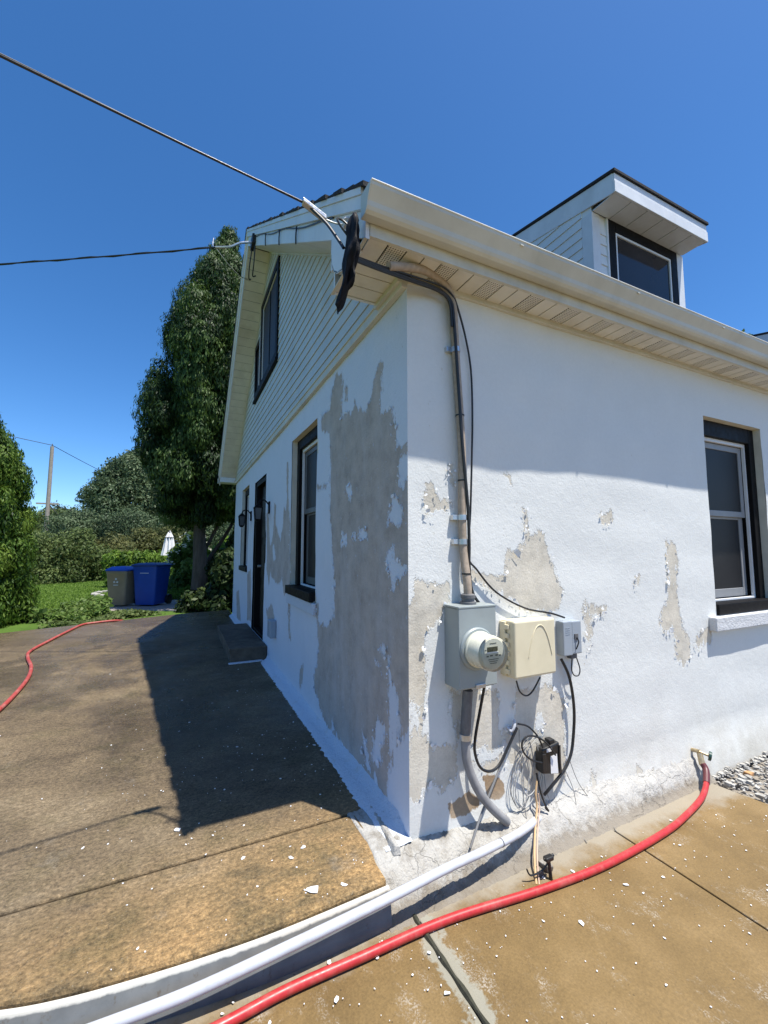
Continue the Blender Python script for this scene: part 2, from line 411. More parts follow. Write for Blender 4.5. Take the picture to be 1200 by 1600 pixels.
# misc
# ------------------------------------------------------------------ materials
def stucco(name, paint, bare, brick=None, base_dirt=0.0):
    M = Mat(name)
    streak = M.noise(9, 8, 0.68, vec=M.pos((1, 1, 0.28)))
    fine = M.noise(70, 5, 0.7)
    med = M.noise(26, 6, 0.65, vec=M.pos((1, 1, 0.6)))
    f = M.math('MINIMUM', M.math('MAXIMUM', M.attr('peel'), -0.055), 0.055)
    f = M.math('ADD', f, M.math('MULTIPLY', M.math('SUBTRACT', streak, 0.5), 0.17))
    f = M.math('ADD', f, M.math('MULTIPLY', M.math('SUBTRACT', med, 0.5), 0.13))
    f = M.math('ADD', f, M.math('MULTIPLY', M.math('SUBTRACT', fine, 0.5), 0.05))
    # specks of paint left on the bare render and small nicks in the paint
    sp = M.mr(M.noise(34, 5, 0.8, vec=M.pos((1, 1, 0.5), (5, 2, 1))), 0.62, 0.70, 0, 0.17)
    ni = M.mr(M.noise(26, 5, 0.8, vec=M.pos((1, 1, 0.6), (1, 7, 3))), 0.66, 0.72, 0, 0.13)
    f = M.math('ADD', M.math('SUBTRACT', f, sp), ni)
    mask = M.mr(f, -0.0025, 0.0025, 0, 1)
    pv = M.noise(3.0, 7, 0.65)
    pf = M.noise(45, 4, 0.6)
    pc = M.mix(pv, tuple(v * 0.93 for v in paint), tuple(min(1, v * 1.06) for v in paint))
    pc = M.mix(M.mr(pf, 0.35, 0.75, 0, 0.18), pc, tuple(v * 0.8 for v in paint))
    bc = M.ramp(M.noise(7, 8, 0.7), [(0.28, tuple(v * 0.72 for v in bare)), (0.5, bare), (0.72, tuple(min(1, v * 1.2) for v in bare))])
    bc = M.mix(M.mr(M.noise(120, 3, 0.6), 0.45, 0.7, 0, 0.3), bc, tuple(v * 0.6 for v in bare))
    chalk = M.mr(M.noise(4.2, 9, 0.78, vec=M.pos((1, 1, 0.45), (2, 9, 4))), 0.46, 0.74, 0, 0.55)
    bc = M.mix(chalk, bc, tuple(0.5 * a + 0.5 * b for a, b in zip(bare, paint)))
    c = M.mix(mask, pc, bc)
    if brick:
        bm_ = M.mr(M.math('ADD', M.attr('brick'), M.math('MULTIPLY', M.math('SUBTRACT', med, 0.5), 0.05)), -0.003, 0.003)
        c = M.mix(bm_, c, M.ramp(M.noise(40, 5, 0.7), [(0.3, tuple(v * 0.6 for v in brick)), (0.7, brick)]))
    if base_dirt:
        z = M.xyz()[2]
        g = M.math('ADD', z, M.math('MULTIPLY', M.math('SUBTRACT', M.noise(4, 7, 0.7), 0.5), 0.7))
        d = M.mr(g, 0.45, -0.35, 0, base_dirt, True)
        c = M.mix(d, c, (0.50, 0.475, 0.41))
        low = M.mr(g, 0.05, -0.30, 0, 0.55, True)
        c = M.mix(low, c, (0.36, 0.335, 0.28))
    soft = M.mr(f, -0.010, 0.004, 0, 1)
    h = M.math('ADD', M.math('MULTIPLY', M.math('SUBTRACT', 1.0, soft), 0.9), M.math('MULTIPLY', M.noise(85, 4, 0.65), 0.45))
    h = M.math('ADD', h, M.math('MULTIPLY', M.noise(13, 6, 0.62, dist=0.3), 0.8))
    n = M.bump(h, 0.62, 0.006)
    r = M.mix(mask, (0.62,) * 3, (0.9,) * 3)
    return M.fin(c, r, n, spec=0.3)

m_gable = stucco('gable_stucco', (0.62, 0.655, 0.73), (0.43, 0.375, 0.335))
m_front = stucco('front_stucco', (0.705, 0.715, 0.69), (0.60, 0.555, 0.465), (0.36, 0.235, 0.125), 0.62)

def white_render(name, c, dirt=(0.42, 0.36, 0.27), amt=0.6, thr=0.5, cracks=0.0):
    M = Mat(name)
    d = M.mr(M.noise(8, 9, 0.72), thr, thr + 0.22, 0, amt)
    k = M.mr(M.noise(22, 7, 0.75, vec=M.pos((1, 1, 1), (4, 4, 4))), 0.66, 0.70, 0, 0.8)
    cc = M.mix(d, c, dirt)
    cc = M.mix(k, cc, (0.12, 0.10, 0.08))
    h = M.math('ADD', M.noise(18, 8, 0.7), M.math('MULTIPLY', M.noise(90, 4), 0.4))
    e = M.voro(5.5, vec=M.mix(0.12, M.pos(), M.noise(9, 4, 0.6, col=True)), feature='DISTANCE_TO_EDGE')
    crack = M.math('MULTIPLY', M.mr(e, 0.012, 0.004, 0, 1), M.mr(M.noise(3.0, 3), 0.45, 0.55, 0, cracks))
    if cracks:
        cc = M.mix(M.mr(M.math('ADD', M.xyz()[0], M.math('MULTIPLY', M.noise(6, 6, 0.7), 0.8)), 0.8, 1.3, 0, 0.7), cc, (0.44, 0.43, 0.405))
        XX = M.xyz()
        hb = M.math('ADD', M.math('ADD', XX[2], M.math('MULTIPLY', XX[0], 0.022)), M.math('MULTIPLY', M.math('SUBTRACT', M.noise(14, 7, 0.75), 0.5), -0.14))
        cc = M.mix(M.mr(hb, -0.095, -0.135, 0, 0.75), cc, (0.17, 0.14, 0.10))
    cc = M.mix(crack, cc, (0.08, 0.07, 0.055))
    h = M.math('SUBTRACT', h, M.math('MULTIPLY', crack, 1.2))
    return M.fin(cc, 0.85, M.bump(h, 1.0, 0.014), spec=0.25)

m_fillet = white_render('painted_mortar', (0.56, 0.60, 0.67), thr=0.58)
m_footing = white_render('dirty_footing', (0.40, 0.39, 0.36), (0.17, 0.145, 0.11), thr=0.47, amt=0.9, cracks=0.18)
m_sillw = white_render('white_sill', (0.62, 0.63, 0.64), thr=0.62)
m_reveal = plain('reveal_paint', (0.62, 0.60, 0.52), 0.8, 0.1, 8, 0.3, dirt=(0.40, 0.34, 0.25))
m_cream = plain('cream_aluminium', (0.56, 0.54, 0.46), 0.45, 0.10, 5, dirt=(0.30, 0.26, 0.18), dirt_amt=0.45)
m_soffit = plain('cream_soffit', (0.66, 0.63, 0.545), 0.5, 0.08, 6, dirt=(0.32, 0.26, 0.16), dirt_amt=0.4)
m_gutter = plain('gutter_enamel', (0.53, 0.52, 0.45), 0.38, 0.07, 4, dirt=(0.30, 0.29, 0.22), dirt_amt=0.5)
m_gutter_lip = plain('gutter_lip', (0.74, 0.73, 0.66), 0.35, 0.1, 14, dirt=(0.2, 0.18, 0.14))
m_sid = plain('vinyl_siding', (0.53, 0.555, 0.56), 0.5, 0.07, 3, dirt=(0.36, 0.36, 0.33), dirt_amt=0.45)
m_sidw = plain('white_siding', (0.70, 0.71, 0.70), 0.5, 0.05, 3, dirt=(0.5, 0.48, 0.42), dirt_amt=0.3)
m_fascia_w = plain('white_fascia', (0.68, 0.70, 0.72), 0.4, 0.06, 5, dirt=(0.4, 0.38, 0.33), dirt_amt=0.35)
m_black = plain('black_trim_paint', (0.007, 0.0065, 0.007), 0.55, 0.25, 14, 0.15, 30, dirt=(0.02, 0.018, 0.016), dirt_amt=0.3, spec=0.12)
m_door = plain('dark_door_paint', (0.008, 0.007, 0.007), 0.5, 0.3, 10, 0.1, spec=0.15)
m_sash = plain('white_vinyl', (0.70, 0.71, 0.72), 0.4, 0.04, 10)
m_sashg = plain('grey_vinyl_sash', (0.26, 0.265, 0.27), 0.45, 0.05, 10)
m_dark = plain('dark_void', (0.012, 0.011, 0.010), 0.9, 0.2)
m_galv = plain('galvanised_steel', (0.55, 0.56, 0.57), 0.35, 0.15, 30, metal=0.85)
m_greyp = plain('grey_enamel', (0.28, 0.315, 0.315), 0.42, 0.05, 8, 0.05, dirt=(0.25, 0.25, 0.22), dirt_amt=0.35)
m_greypl = plain('grey_plastic', (0.29, 0.33, 0.375), 0.5, 0.05, 12)
m_greycond = plain('grey_conduit', (0.10, 0.10, 0.105), 0.55, 0.2, 25, dirt=(0.3, 0.3, 0.3), dirt_amt=0.5)
m_beige = plain('beige_plastic', (0.68, 0.61, 0.43), 0.45, 0.05, 8, dirt=(0.45, 0.38, 0.25), dirt_amt=0.3)
m_tan = plain('weathered_cable', (0.36, 0.29, 0.22), 0.7, 0.2, 40, dirt=(0.22, 0.19, 0.17), dirt_amt=0.6)
m_rub = plain('black_cable', (0.014, 0.014, 0.015), 0.42, 0.3, 60)
m_pvc = plain('white_pvc', (0.46, 0.48, 0.53), 0.4, 0.05, 20, dirt=(0.25, 0.24, 0.22), dirt_amt=0.4)
m_hose = plain('red_hose', (0.40, 0.022, 0.024), 0.42, 0.15, 30, dirt=(0.42, 0.16, 0.13), dirt_amt=0.5)
m_hose_old = plain('dusty_red_hose', (0.33, 0.050, 0.042), 0.6, 0.15, 20, dirt=(0.45, 0.3, 0.25), dirt_amt=0.5)
m_brass = plain('brass', (0.45, 0.36, 0.22), 0.45, 0.25, 60, metal=0.6, dirt=(0.5, 0.48, 0.45), dirt_amt=0.7)
m_greenh = plain('green_handle', (0.015, 0.05, 0.04), 0.4)
m_paper = plain('white_paper_sticker', (0.75, 0.75, 0.75), 0.6, 0.03)
m_bag = plain('black_cloth', (0.006, 0.006, 0.008), 0.75, 0.3, 30, 0.6, 40, spec=0.2)
m_woodpole = plain('weathered_pole', (0.30, 0.26, 0.22), 0.85, 0.2, 8, 0.4, 20)
m_thinw = plain('grey_thin_wire', (0.18, 0.18, 0.18), 0.5)

def soffit_vent():
    M = Mat('perforated_soffit')
    p = M.xyz(M.pos((75, 75, 75)))
    fx = M.math('SUBTRACT', M.math('FRACT', p[0]), 0.5)
    fy_ = M.math('SUBTRACT', M.math('FRACT', p[1]), 0.5)
    r2 = M.math('ADD', M.math('MULTIPLY', fx, fx), M.math('MULTIPLY', fy_, fy_))
    hole = M.mr(r2, 0.06, 0.10, 1, 0)
    c = M.mix(hole, M.mix(M.mr(M.noise(6, 5), 0.5, 0.75, 0, 0.4), (0.66, 0.63, 0.545), (0.32, 0.26, 0.16)), (0.06, 0.05, 0.035))
    return M.fin(c, 0.5)
m_vent = soffit_vent()

def glass_dark(name, base=(0.012, 0.013, 0.016), rough=0.06):
    M = Mat(name)
    c = M.mix(M.noise(2.2, 4), base, tuple(v * 2.6 for v in base))
    n = M.bump(M.noise(1.3, 2), 0.06, 0.05)
    return M.fin(c, rough, n, spec=0.2)
m_glass = glass_dark('dark_glass')
def screen():
    M = Mat('insect_screen')
    c = M.mix(M.noise(3, 4), (0.010, 0.010, 0.011), (0.026, 0.025, 0.026))
    return M.fin(c, 0.45, spec=0.2)
m_screen = screen()

def shingles():
    M = Mat('dark_shingles')
    c = M.ramp(M.noise(60, 4, 0.7), [(0.3, (0.012, 0.012, 0.014)), (0.7, (0.05, 0.05, 0.052))])
    return M.fin(c, 0.9, M.bump(M.noise(150, 3), 0.6, 0.004), spec=0.2)
m_shingle = shingles()

def patio_mat():
    M = Mat('weathered_patio_concrete')
    X = M.xyz()
    big = M.noise(1.0, 9, 0.66, vec=M.pos((0.8, 0.9, 1)), dist=0.6)
    mid = M.noise(5, 9, 0.72, vec=M.pos((0.7, 1.2, 1), (3, 1, 0)))
    sweep = M.noise(4.5, 9, 0.75, vec=M.pos((0.75, 1.1, 1), (1, 6, 0)), dist=0.8)
    speck = M.noise(48, 7, 0.8, vec=M.pos((0.8, 1.1, 1), (2, 2, 0)))
    fine = M.noise(80, 8, 0.8)
    grit = M.noise(140, 4, 0.65)
    # the front strip is drier and more orange, the rest grey brown and damp
    yy = M.math('ADD', X[1], M.math('MULTIPLY', M.math('SUBTRACT', mid, 0.5), 1.3))
    yy = M.math('ADD', yy, M.math('MULTIPLY', M.math('ADD', X[0], 0.6), -0.25))
    strip = M.mr(yy, 0.70, -0.05, 0, 1, True)
    tan = M.ramp(mid, [(0.28, (0.065, 0.050, 0.027)), (0.42, (0.155, 0.106, 0.050)), (0.55, (0.245, 0.157, 0.068)), (0.70, (0.32, 0.195, 0.080))])
    grey = M.ramp(M.math('ADD', M.math('MULTIPLY', big, 0.6), M.math('MULTIPLY', sweep, 0.4)), [(0.33, (0.028, 0.021, 0.013)), (0.43, (0.078, 0.057, 0.034)), (0.54, (0.128, 0.095, 0.056)), (0.66, (0.20, 0.155, 0.096))])
    c = M.mix(strip, grey, tan)
    olive = M.mr(M.noise(2.6, 9, 0.75, vec=M.pos((1, 1, 1), (8, 3, 0))), 0.50, 0.70, 0, 0.65)
    c = M.mix(olive, c, (0.062, 0.052, 0.020))
    chalk = M.mr(M.noise(2.1, 9, 0.72, vec=M.pos((1, 0.8, 1), (5, 7.3, 0))), 0.60, 0.74, 0, 0.75)
    c = M.mix(chalk, c, (0.17, 0.155, 0.13))
    vm = M.n('ShaderNodeVectorMath', operation='SCALE')
    M.put(vm.inputs[0], c)
    M.put(vm.inputs['Scale'], M.math('MULTIPLY', M.mr(fine, 0.30, 0.70, 0.35, 1.75), M.mr(speck, 0.34, 0.66, 0.48, 1.75)))
    c = vm.outputs[0]
    c = M.mix(M.mr(grit, 0.60, 0.68, 0, 0.7), c, (0.30, 0.26, 0.185))
    c = M.mix(M.mr(grit, 0.36, 0.28, 0, 0.6), c, (0.015, 0.012, 0.009))
    wet = M.mr(M.noise(0.9, 6, 0.65, vec=M.pos((1, 0.6, 1), (2, 5, 0))), 0.42, 0.60, 0, 1, True)
    wet = M.math('MULTIPLY', wet, M.mr(X[1], 0.5, 2.0, 0.2, 1))
    far = M.mr(X[1], 4.6, 7.0, 0, 1, True)
    wet = M.math('MAXIMUM', wet, M.math('MULTIPLY', far, M.mr(sweep, 0.3, 0.6, 0.5, 1)))
    c = M.mix(M.math('MULTIPLY', wet, 0.30), c, (0.020, 0.016, 0.012))
    r = M.mr(wet, 0, 1, 0.85, 0.24)
    h = M.math('ADD', M.math('MULTIPLY', fine, 0.9), M.math('ADD', M.math('MULTIPLY', grit, 0.4), M.math('MULTIPLY', speck, 0.8)))
    n = M.bump(h, 0.6, 0.010)
    return M.fin(c, r, n, spec=0.35)
m_patio = patio_mat()

def slab_mat():
    M = Mat('tan_concrete_slab')
    mid = M.noise(3.5, 7, 0.62)
    fine = M.noise(120, 4, 0.7)
    c = M.ramp(mid, [(0.25, (0.122, 0.078, 0.028)), (0.5, (0.166, 0.108, 0.041)), (0.75, (0.215, 0.145, 0.063))])
    vm = M.n('ShaderNodeVectorMath', operation='SCALE')
    M.put(vm.inputs[0], c)
    M.put(vm.inputs['Scale'], M.mr(fine, 0.3, 0.7, 0.78, 1.22))
    c = vm.outputs[0]
    # white residue washed off the wall
    w = M.math('MULTIPLY', M.mr(M.noise(4.2, 9, 0.75, vec=M.pos((1.6, 1, 1), (1, 4, 0))), 0.55, 0.75), M.mr(M.noise(140, 3, 0.7), 0.48, 0.6))
    c = M.mix(M.math('MULTIPLY', w, 0.75), c, (0.55, 0.53, 0.48))
    X = M.xyz()
    g = M.math('ADD', X[1], M.math('MULTIPLY', M.math('SUBTRACT', M.noise(6, 8, 0.7), 0.5), 0.30))
    nearw = M.mr(g, -0.30, -0.20, 0, 0.75)
    c = M.mix(nearw, c, (0.29, 0.265, 0.215))
    # pale mortar beside the joint next to the corner
    j = M.math('ABSOLUTE', M.math('SUBTRACT', X[0], -0.075))
    j = M.math('ADD', j, M.math('MULTIPLY', M.math('SUBTRACT', M.noise(16, 7, 0.7), 0.5), 0.17))
    c = M.mix(M.mr(j, 0.050, 0.034, 0, 0.75), c, (0.27, 0.27, 0.225))
    dk = M.mr(M.noise(75, 3, 0.6, vec=M.pos((1, 1, 1), (3, 3, 3))), 0.68, 0.74, 0, 0.6)
    c = M.mix(dk, c, (0.04, 0.028, 0.015))
    n = M.bump(M.math('ADD', fine, M.math('MULTIPLY', mid, 0.8)), 0.3, 0.004)
    return M.fin(c, 0.62, n, spec=0.35)
m_slab = slab_mat()

def kerb_mat():
    M = Mat('grey_kerb_paint')
    Z = M.xyz()[2]
    g = M.noise(10, 6, 0.6)
    c = M.ramp(g, [(0.3, (0.125, 0.132, 0.132)), (0.7, (0.19, 0.195, 0.19))])
    chips = M.mr(M.noise(38, 6, 0.75, vec=M.pos((1, 1, 0.6))), 0.60, 0.66, 0, 0.8)
    c = M.mix(chips, c, (0.12, 0.105, 0.085))
    t = M.mr(M.math('ADD', Z, M.math('MULTIPLY', M.math('SUBTRACT', M.noise(30, 5), 0.5), 0.014)), -0.030, -0.025)
    c = M.mix(t, c, (0.50, 0.485, 0.43))
    return M.fin(c, 0.75, M.bump(g, 0.3, 0.005), spec=0.3)
m_kerb = kerb_mat()

def step_mat():
    M = Mat('brown_step_concrete')
    c = M.ramp(M.noise(6, 7, 0.7), [(0.3, (0.05, 0.04, 0.03)), (0.55, (0.12, 0.095, 0.07)), (0.8, (0.2, 0.16, 0.12))])
    return M.fin(c, 0.8, M.bump(M.noise(60, 4), 0.5, 0.005), spec=0.3)
m_step = step_mat()

def ground_mat():
    M = Mat('lawn_ground')
    c = M.ramp(M.noise(1.3, 8, 0.7), [(0.3, (0.045, 0.085, 0.014)), (0.6, (0.075, 0.135, 0.022)), (0.8, (0.10, 0.15, 0.035))])
    X = M.xyz()
    soil = M.ramp(M.noise(9, 8, 0.7), [(0.3, (0.10, 0.075, 0.05)), (0.7, (0.24, 0.20, 0.15))])
    s = M.mr(X[1], 8.2, 7.2)
    s = M.math('MULTIPLY', s, M.mr(X[0], -4.8, -4.2))
    c = M.mix(s, c, soil)
    pale = M.math('MULTIPLY', M.mr(X[0], 2.2, 2.4), M.mr(M.math('ADD', X[1], M.math('MULTIPLY', M.noise(5, 7, 0.7), 0.6)), -0.55, -0.1, 0, 0.85))
    pale = M.math('MULTIPLY', pale, M.mr(X[1], 0.3, 0.1))
    c = M.mix(pale, c, M.mix(M.noise(30, 6, 0.75), (0.42, 0.40, 0.36), (0.16, 0.13, 0.10)))
    return M.fin(c, 0.95, M.bump(M.noise(40, 5, 0.7), 0.6, 0.03), spec=0.15)
m_ground = ground_mat()
m_path = plain('pinkish_path_concrete', (0.34, 0.30, 0.27), 0.85, 0.15, 4, 0.3)
m_pale = plain('pale_stone', (0.30, 0.29, 0.26), 0.8, 0.12, 8, 0.3)

def leaf_mat(name, dark, mid, light, trans=0.35, rough=0.55):
    M = Mat(name)
    r = M.attr('rnd')
    k = M.math('ADD', M.math('MULTIPLY', r, 0.75), M.math('MULTIPLY', M.noise(1.6, 4, 0.6), 0.3))
    c = M.ramp(k, [(0.15, dark), (0.5, mid), (0.95, light)])
    M.fin(c, rough, spec=0.25)
    tr = M.n('ShaderNodeBsdfTranslucent')
    M.put(tr.inputs[0], M.mix(0.35, c, light))
    mx = M.n('ShaderNodeMixShader')
    mx.inputs[0].default_value = trans
    M.t.links.new(M.b.outputs[0], mx.inputs[1])
    M.t.links.new(tr.outputs[0], mx.inputs[2])
    M.t.links.new(mx.outputs[0], M.out.inputs[0])
    return M.m
m_bark = None
def bark():
    M = Mat('bark')
    c = M.ramp(M.noise(9, 7, 0.7, vec=M.pos((1, 1, 0.2))), [(0.3, (0.055, 0.042, 0.032)), (0.6, (0.13, 0.10, 0.08)), (0.8, (0.22, 0.15, 0.11))])
    return M.fin(c, 0.9, M.bump(M.noise(25, 6, 0.7, vec=M.pos((1, 1, 0.2))), 0.9, 0.03), spec=0.2)
m_bark = bark()

# ------------------------------------------------------------------ ground, patio, slabs
def axis_lines(segs):
    out = []
    for a, b, n in segs:
        out += list(np.linspace(a, b, n, endpoint=False))
    out.append(segs[-1][1])
    return np.array(out)
gxs = axis_lines([(-400, -40, 10), (-40, -8, 12), (-8, 4, 24), (4, 40, 16), (40, 400, 10)])
gys = axis_lines([(-400, -40, 10), (-40, -4, 10), (-4, 30, 60), (30, 90, 14), (90, 500, 10)])
GX, GY = np.meshgrid(gxs, gys, indexing='ij')
def ground_h(x, y):
    far = 1 / (1 + np.exp(-(np.maximum((y - 8.0) * 6, (-4.6 - x) * 6))))
    z = -0.27 + far * 0.14
    z = z + 0.03 * np.sin(x * 0.7 + y * 0.4) * far
    return z
GZ = ground_h(GX, GY)
nx_, ny_ = GX.shape
idx = np.arange(nx_ * ny_).reshape(nx_, ny_)
quads = np.stack([idx[:-1, :-1], idx[1:, :-1], idx[1:, 1:], idx[:-1, 1:]], -1).reshape(-1, 4)
me = fast_mesh('ground', np.stack([GX, GY, GZ], -1).reshape(-1, 3), quads, smooth=True)
tag(link('ground', me, m_ground), 'green lawn and bare soil around the house', 'ground', kind='structure')

KERB = [(-3.6, 1.6), (-2.9, 0.75), (-2.3, 0.27), (-1.8, 0.03), (-1.48, -0.085), (-1.312, -0.128), (-1.137, -0.153), (-0.93, -0.172), (-0.7, -0.183), (-0.43, -0.177), (-0.2, -0.166)]
kc = [(p.x, p.y) for p in spline([(x, y, 0) for x, y in KERB], 5)]
patio = tag(bpy.data.objects.new('patio', None), 'weathered brown concrete patio beside the gable wall', 'patio', kind='structure')
col.objects.link(patio)
def panel(poly, z0, z1, mat, parent, name='concrete_panel', bevel=0.008):
    mb = MB()
    mb.ext(poly, 'z', z0, z1)
    return mb.build(name, mat, parent, bevel=bevel)
front = [(x, y) for x, y in kc if x > -2.36]
panel([(-2.36, 0.312)] + front + [(-0.2, -0.05), (-0.12, 0.306), (-0.02, 0.31)][:2] + [], -0.16, 0.0, m_patio, patio, bevel=0.014)
left = [(x, y) for x, y in kc if x <= -2.36]
panel([(-4.7, 4.6), (-4.7, 3.0)] + left + [(-2.36, 0.322), (0.02, 0.318), (0.02, 4.6)], -0.16, 0.0, m_patio, patio)
panel([(-4.7, 7.0), (-4.7, 4.61), (0.02, 4.61), (0.02, 8.5), (-0.87, 8.35), (-3.6, 7.3)], -0.16, 0.0, m_patio, patio)

# kerb along the curved front of the patio
kr = bpy.data.objects.new('kerb', None)
col.objects.link(kr)
tag(kr, 'grey painted curved kerb with a bare white top below the patio edge', 'kerb', kind='structure')
mb = MB()
kk = [p for p in kc]
vs_, fs = [], []
for i, (x, y) in enumerate(kk):
    a = kk[max(i - 1, 0)]
    b = kk[min(i + 1, len(kk) - 1)]
    t = Vector((b[0] - a[0], b[1] - a[1])).normalized()
    nrm = Vector((t.y, -t.x))
    for d, z in ((0.007, -0.21), (0.007, -0.018), (0.021, -0.021), (0.025, -0.028), (0.052, -0.21)):
        vs_.append((x + nrm.x * d, y + nrm.y * d, z))
n5 = 5
for i in range(len(kk) - 1):
    for j in range(n5):
        fs.append((i * n5 + j, i * n5 + (j + 1) % n5, (i + 1) * n5 + (j + 1) % n5, (i + 1) * n5 + j))
fs.append(tuple(range(5)))
fs.append(tuple((len(kk) - 1) * 5 + j for j in range(5))[::-1])
mb.add(vs_, fs)
mb.build('kerb_strip', m_kerb, kr, smooth=True)

# lower tan slab in front of the house
pav = tag(bpy.data.objects.new('pavement', None), 'tan concrete pavement along the sunny front wall', 'pavement', kind='structure')
col.objects.link(pav)
edges = [-3.96, -2.66, -1.36, -0.085, 1.21, 2.33]
for i in range(5):
    x0, x1 = edges[i] + 0.006, edges[i + 1] - 0.006
    rows = [(-0.10, -1.75), (-1.762, -3.2), (-3.212, -5.0)]
    for (y1, y0) in rows:
        if i == 4:
            dx = 0.08 * (-(y0 + 0.1))
            poly = [(x0, y0), (x1 + 0.26 * min(1, -y0), y0), (x1 - 0.03, y1), (x0, y1)]
        elif i < 3 and y1 > -0.2:
            poly = [(x0, y0), (x1, y0), (x1, -0.12 if i == 2 else 1.9), (x0, -0.12 if i == 2 else 1.9)]
            if i < 2:
                poly = [(x0, y0), (x1, y0), (x1, 0.4), (x0, 0.4)]
        else:
            poly = [(x0, y0), (x1, y0), (x1, y1), (x0, y1)]
        dz = rng.uniform(-0.003, 0.003)
        o = panel(poly, -0.26, -0.15 + dz, m_slab, pav, bevel=0.005)
        for v in o.data.vertices:
            v.co.z += -0.022 * (v.co.x + 0.4)

# ------------------------------------------------------------------ house
L = 7.6            # gable width
HX = 11.5          # house length
WT = 2.78          # top of the stucco on the gable
RS, LS = 0.675, 0.79
RY = 4.08
def sof_r(y): return 2.94 + RS * y
def sof_l(y): return 2.94 + RS * RY - LS * (y - RY)
ROOF_T = 0.262
house = thing('house', (0, 0, 0), 'white stucco house with peeling paint, cream gutter and dormers', 'house')

def lines(a, b, step, must):
    u = list(np.arange(a, b, step)) + [b]
    u = [q for q in u if all(abs(q - w) > step * 0.45 for w in must)]
    return np.array(sorted(set(u + list(must))))

def wall_mesh(us, ws, holes, tomap, fields, name, mat, parent):
    U, W = np.meshgrid(us, ws, indexing='ij')
    P = np.stack([U.ravel(), W.ravel()], -1)
    verts = tomap(P)
    k = np.arange(len(us) * len(ws)).reshape(len(us), len(ws))
    q = np.stack([k[:-1, :-1], k[1:, :-1], k[1:, 1:], k[:-1, 1:]], -1).reshape(-1, 4)
    cu = ((U[:-1, :-1] + U[1:, :-1]) / 2).ravel()
    cw = ((W[:-1, :-1] + W[:-1, 1:]) / 2).ravel()
    keep = np.ones(len(q), bool)
    for a, b, c, d in holes:
        keep &= ~((cu > a) & (cu < b) & (cw > c) & (cw < d))
    me = fast_mesh(name, verts, q[keep], {n: f(P) for n, f in fields.items()}, smooth=True)
    return link(name, me, mat, parent)

WA = (1.62, 2.53, 0.93, 2.52)      # gable window near the corner
WB = (5.62, 6.53, 0.99, 2.49)      # gable window beyond the door
DR = (4.0, 5.0, 0.17, 2.42)        # door opening
gu = lines(0.0, L, 0.011, [0.0, L, WA[0], WA[1], WB[0], WB[1], DR[0], DR[1]])
gu = np.array([u for i, u in enumerate(gu) if u < 2.8 or i % 2 == 0 or u in (L, WB[0], WB[1], DR[0], DR[1])])
gw = lines(-0.02, WT, 0.014, [-0.02, WT, WA[2], WA[3], WB[2], WB[3], DR[2], DR[3]])
def gmap(P):
    d = 0.006 * vnoise(P, 3.0, 3) + 0.0025 * vnoise(P, 14, 4)
    edge = np.clip(P[:, 0] / 0.12, 0, 1)
    return np.stack([-d * edge, P[:, 0], P[:, 1]], -1)
wall_mesh(gu, gw, [WA, WB, DR], gmap, {'peel': lambda P: layered(P, GABLE_BARE, GABLE_WHITE)}, 'gable_wall', m_gable, house)

WF = (2.71, 3.60, 0.87, 2.45)      # front window
fu = np.concatenate([lines(0.0, 4.0, 0.012, [0.0, 4.0, WF[0], WF[1]]), np.arange(4.06, HX, 0.06), [HX]])
WF2 = (8.2, 9.09, 0.87, 2.45)
fu = np.array(sorted(set([u for u in fu if abs(u - WF2[0]) > .02 and abs(u - WF2[1]) > .02] + [WF2[0], WF2[1]])))
fw = lines(-0.24, 2.83, 0.013, [-0.24, 2.83, WF[2], WF[3]])
def fmap(P):
    d = 0.007 * vnoise(P, 2.6, 8) + 0.004 * vnoise(P, 9, 9)
    edge = np.clip(P[:, 0] / 0.1, 0, 1)
    low = np.clip((0.12 - P[:, 1]) / 0.35, 0, 1) ** 1.5
    return np.stack([P[:, 0], -d * edge - 0.05 * low * np.clip(P[:, 0] / 0.3, 0, 1), P[:, 1]], -1)
wall_mesh(fu, fw, [WF, WF2], fmap, {'peel': lambda P: layered(P, FRONT_BARE, FRONT_WHITE), 'brick': lambda P: layered(P, FRONT_BRICK, [])}, 'front_wall', m_front, house)
def paint_curls(plus, minus, plane, u_rng, w_rng, n, mat, seed):
    r = np.random.default_rng(seed)
    P = np.stack([r.uniform(*u_rng, n * 60), r.uniform(*w_rng, n * 60)], -1)
    f = layered(P, plus, minus)
    P = P[(f > -0.014) & (f < 0.004)][:n]
    mb = MB()
    for u, w in P:
        s = r.lognormal(math.log(0.006), 0.45)
        a = r.uniform(0, 6.28)
        lift = r.uniform(0.2, 0.6) * s
        q = [(-1, -0.7, 0.0), (1, -0.6, 0.0), (0.9, 0.1, 0.35), (0.5, 0.8, 1.0), (-0.7, 0.7, 0.9), (-1, 0.0, 0.3)]
        pts, back = [], []
        for x, y, h in q:
            x, y = x * s * r.uniform(0.7, 1.2), y * s * r.uniform(0.7, 1.2)
            uu, ww = u + x * math.cos(a) - y * math.sin(a), w + x * math.sin(a) + y * math.cos(a)
            d = -0.009 - h * lift
            pts.append((d, uu, ww) if plane == 'x' else (uu, d, ww))
            d += 0.0012
            back.append((d, uu, ww) if plane == 'x' else (uu, d, ww))
        mb.prism(pts, back)
    o = mb.build('paint_curls', mat, house)
    o['kind'] = 'stuff'
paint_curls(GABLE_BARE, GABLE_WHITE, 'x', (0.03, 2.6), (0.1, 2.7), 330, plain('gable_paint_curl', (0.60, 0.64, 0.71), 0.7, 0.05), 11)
paint_curls(FRONT_BARE, FRONT_WHITE, 'y', (0.05, 2.7), (0.05, 2.0), 300, plain('front_paint_curl', (0.72, 0.73, 0.74), 0.7, 0.05), 12)
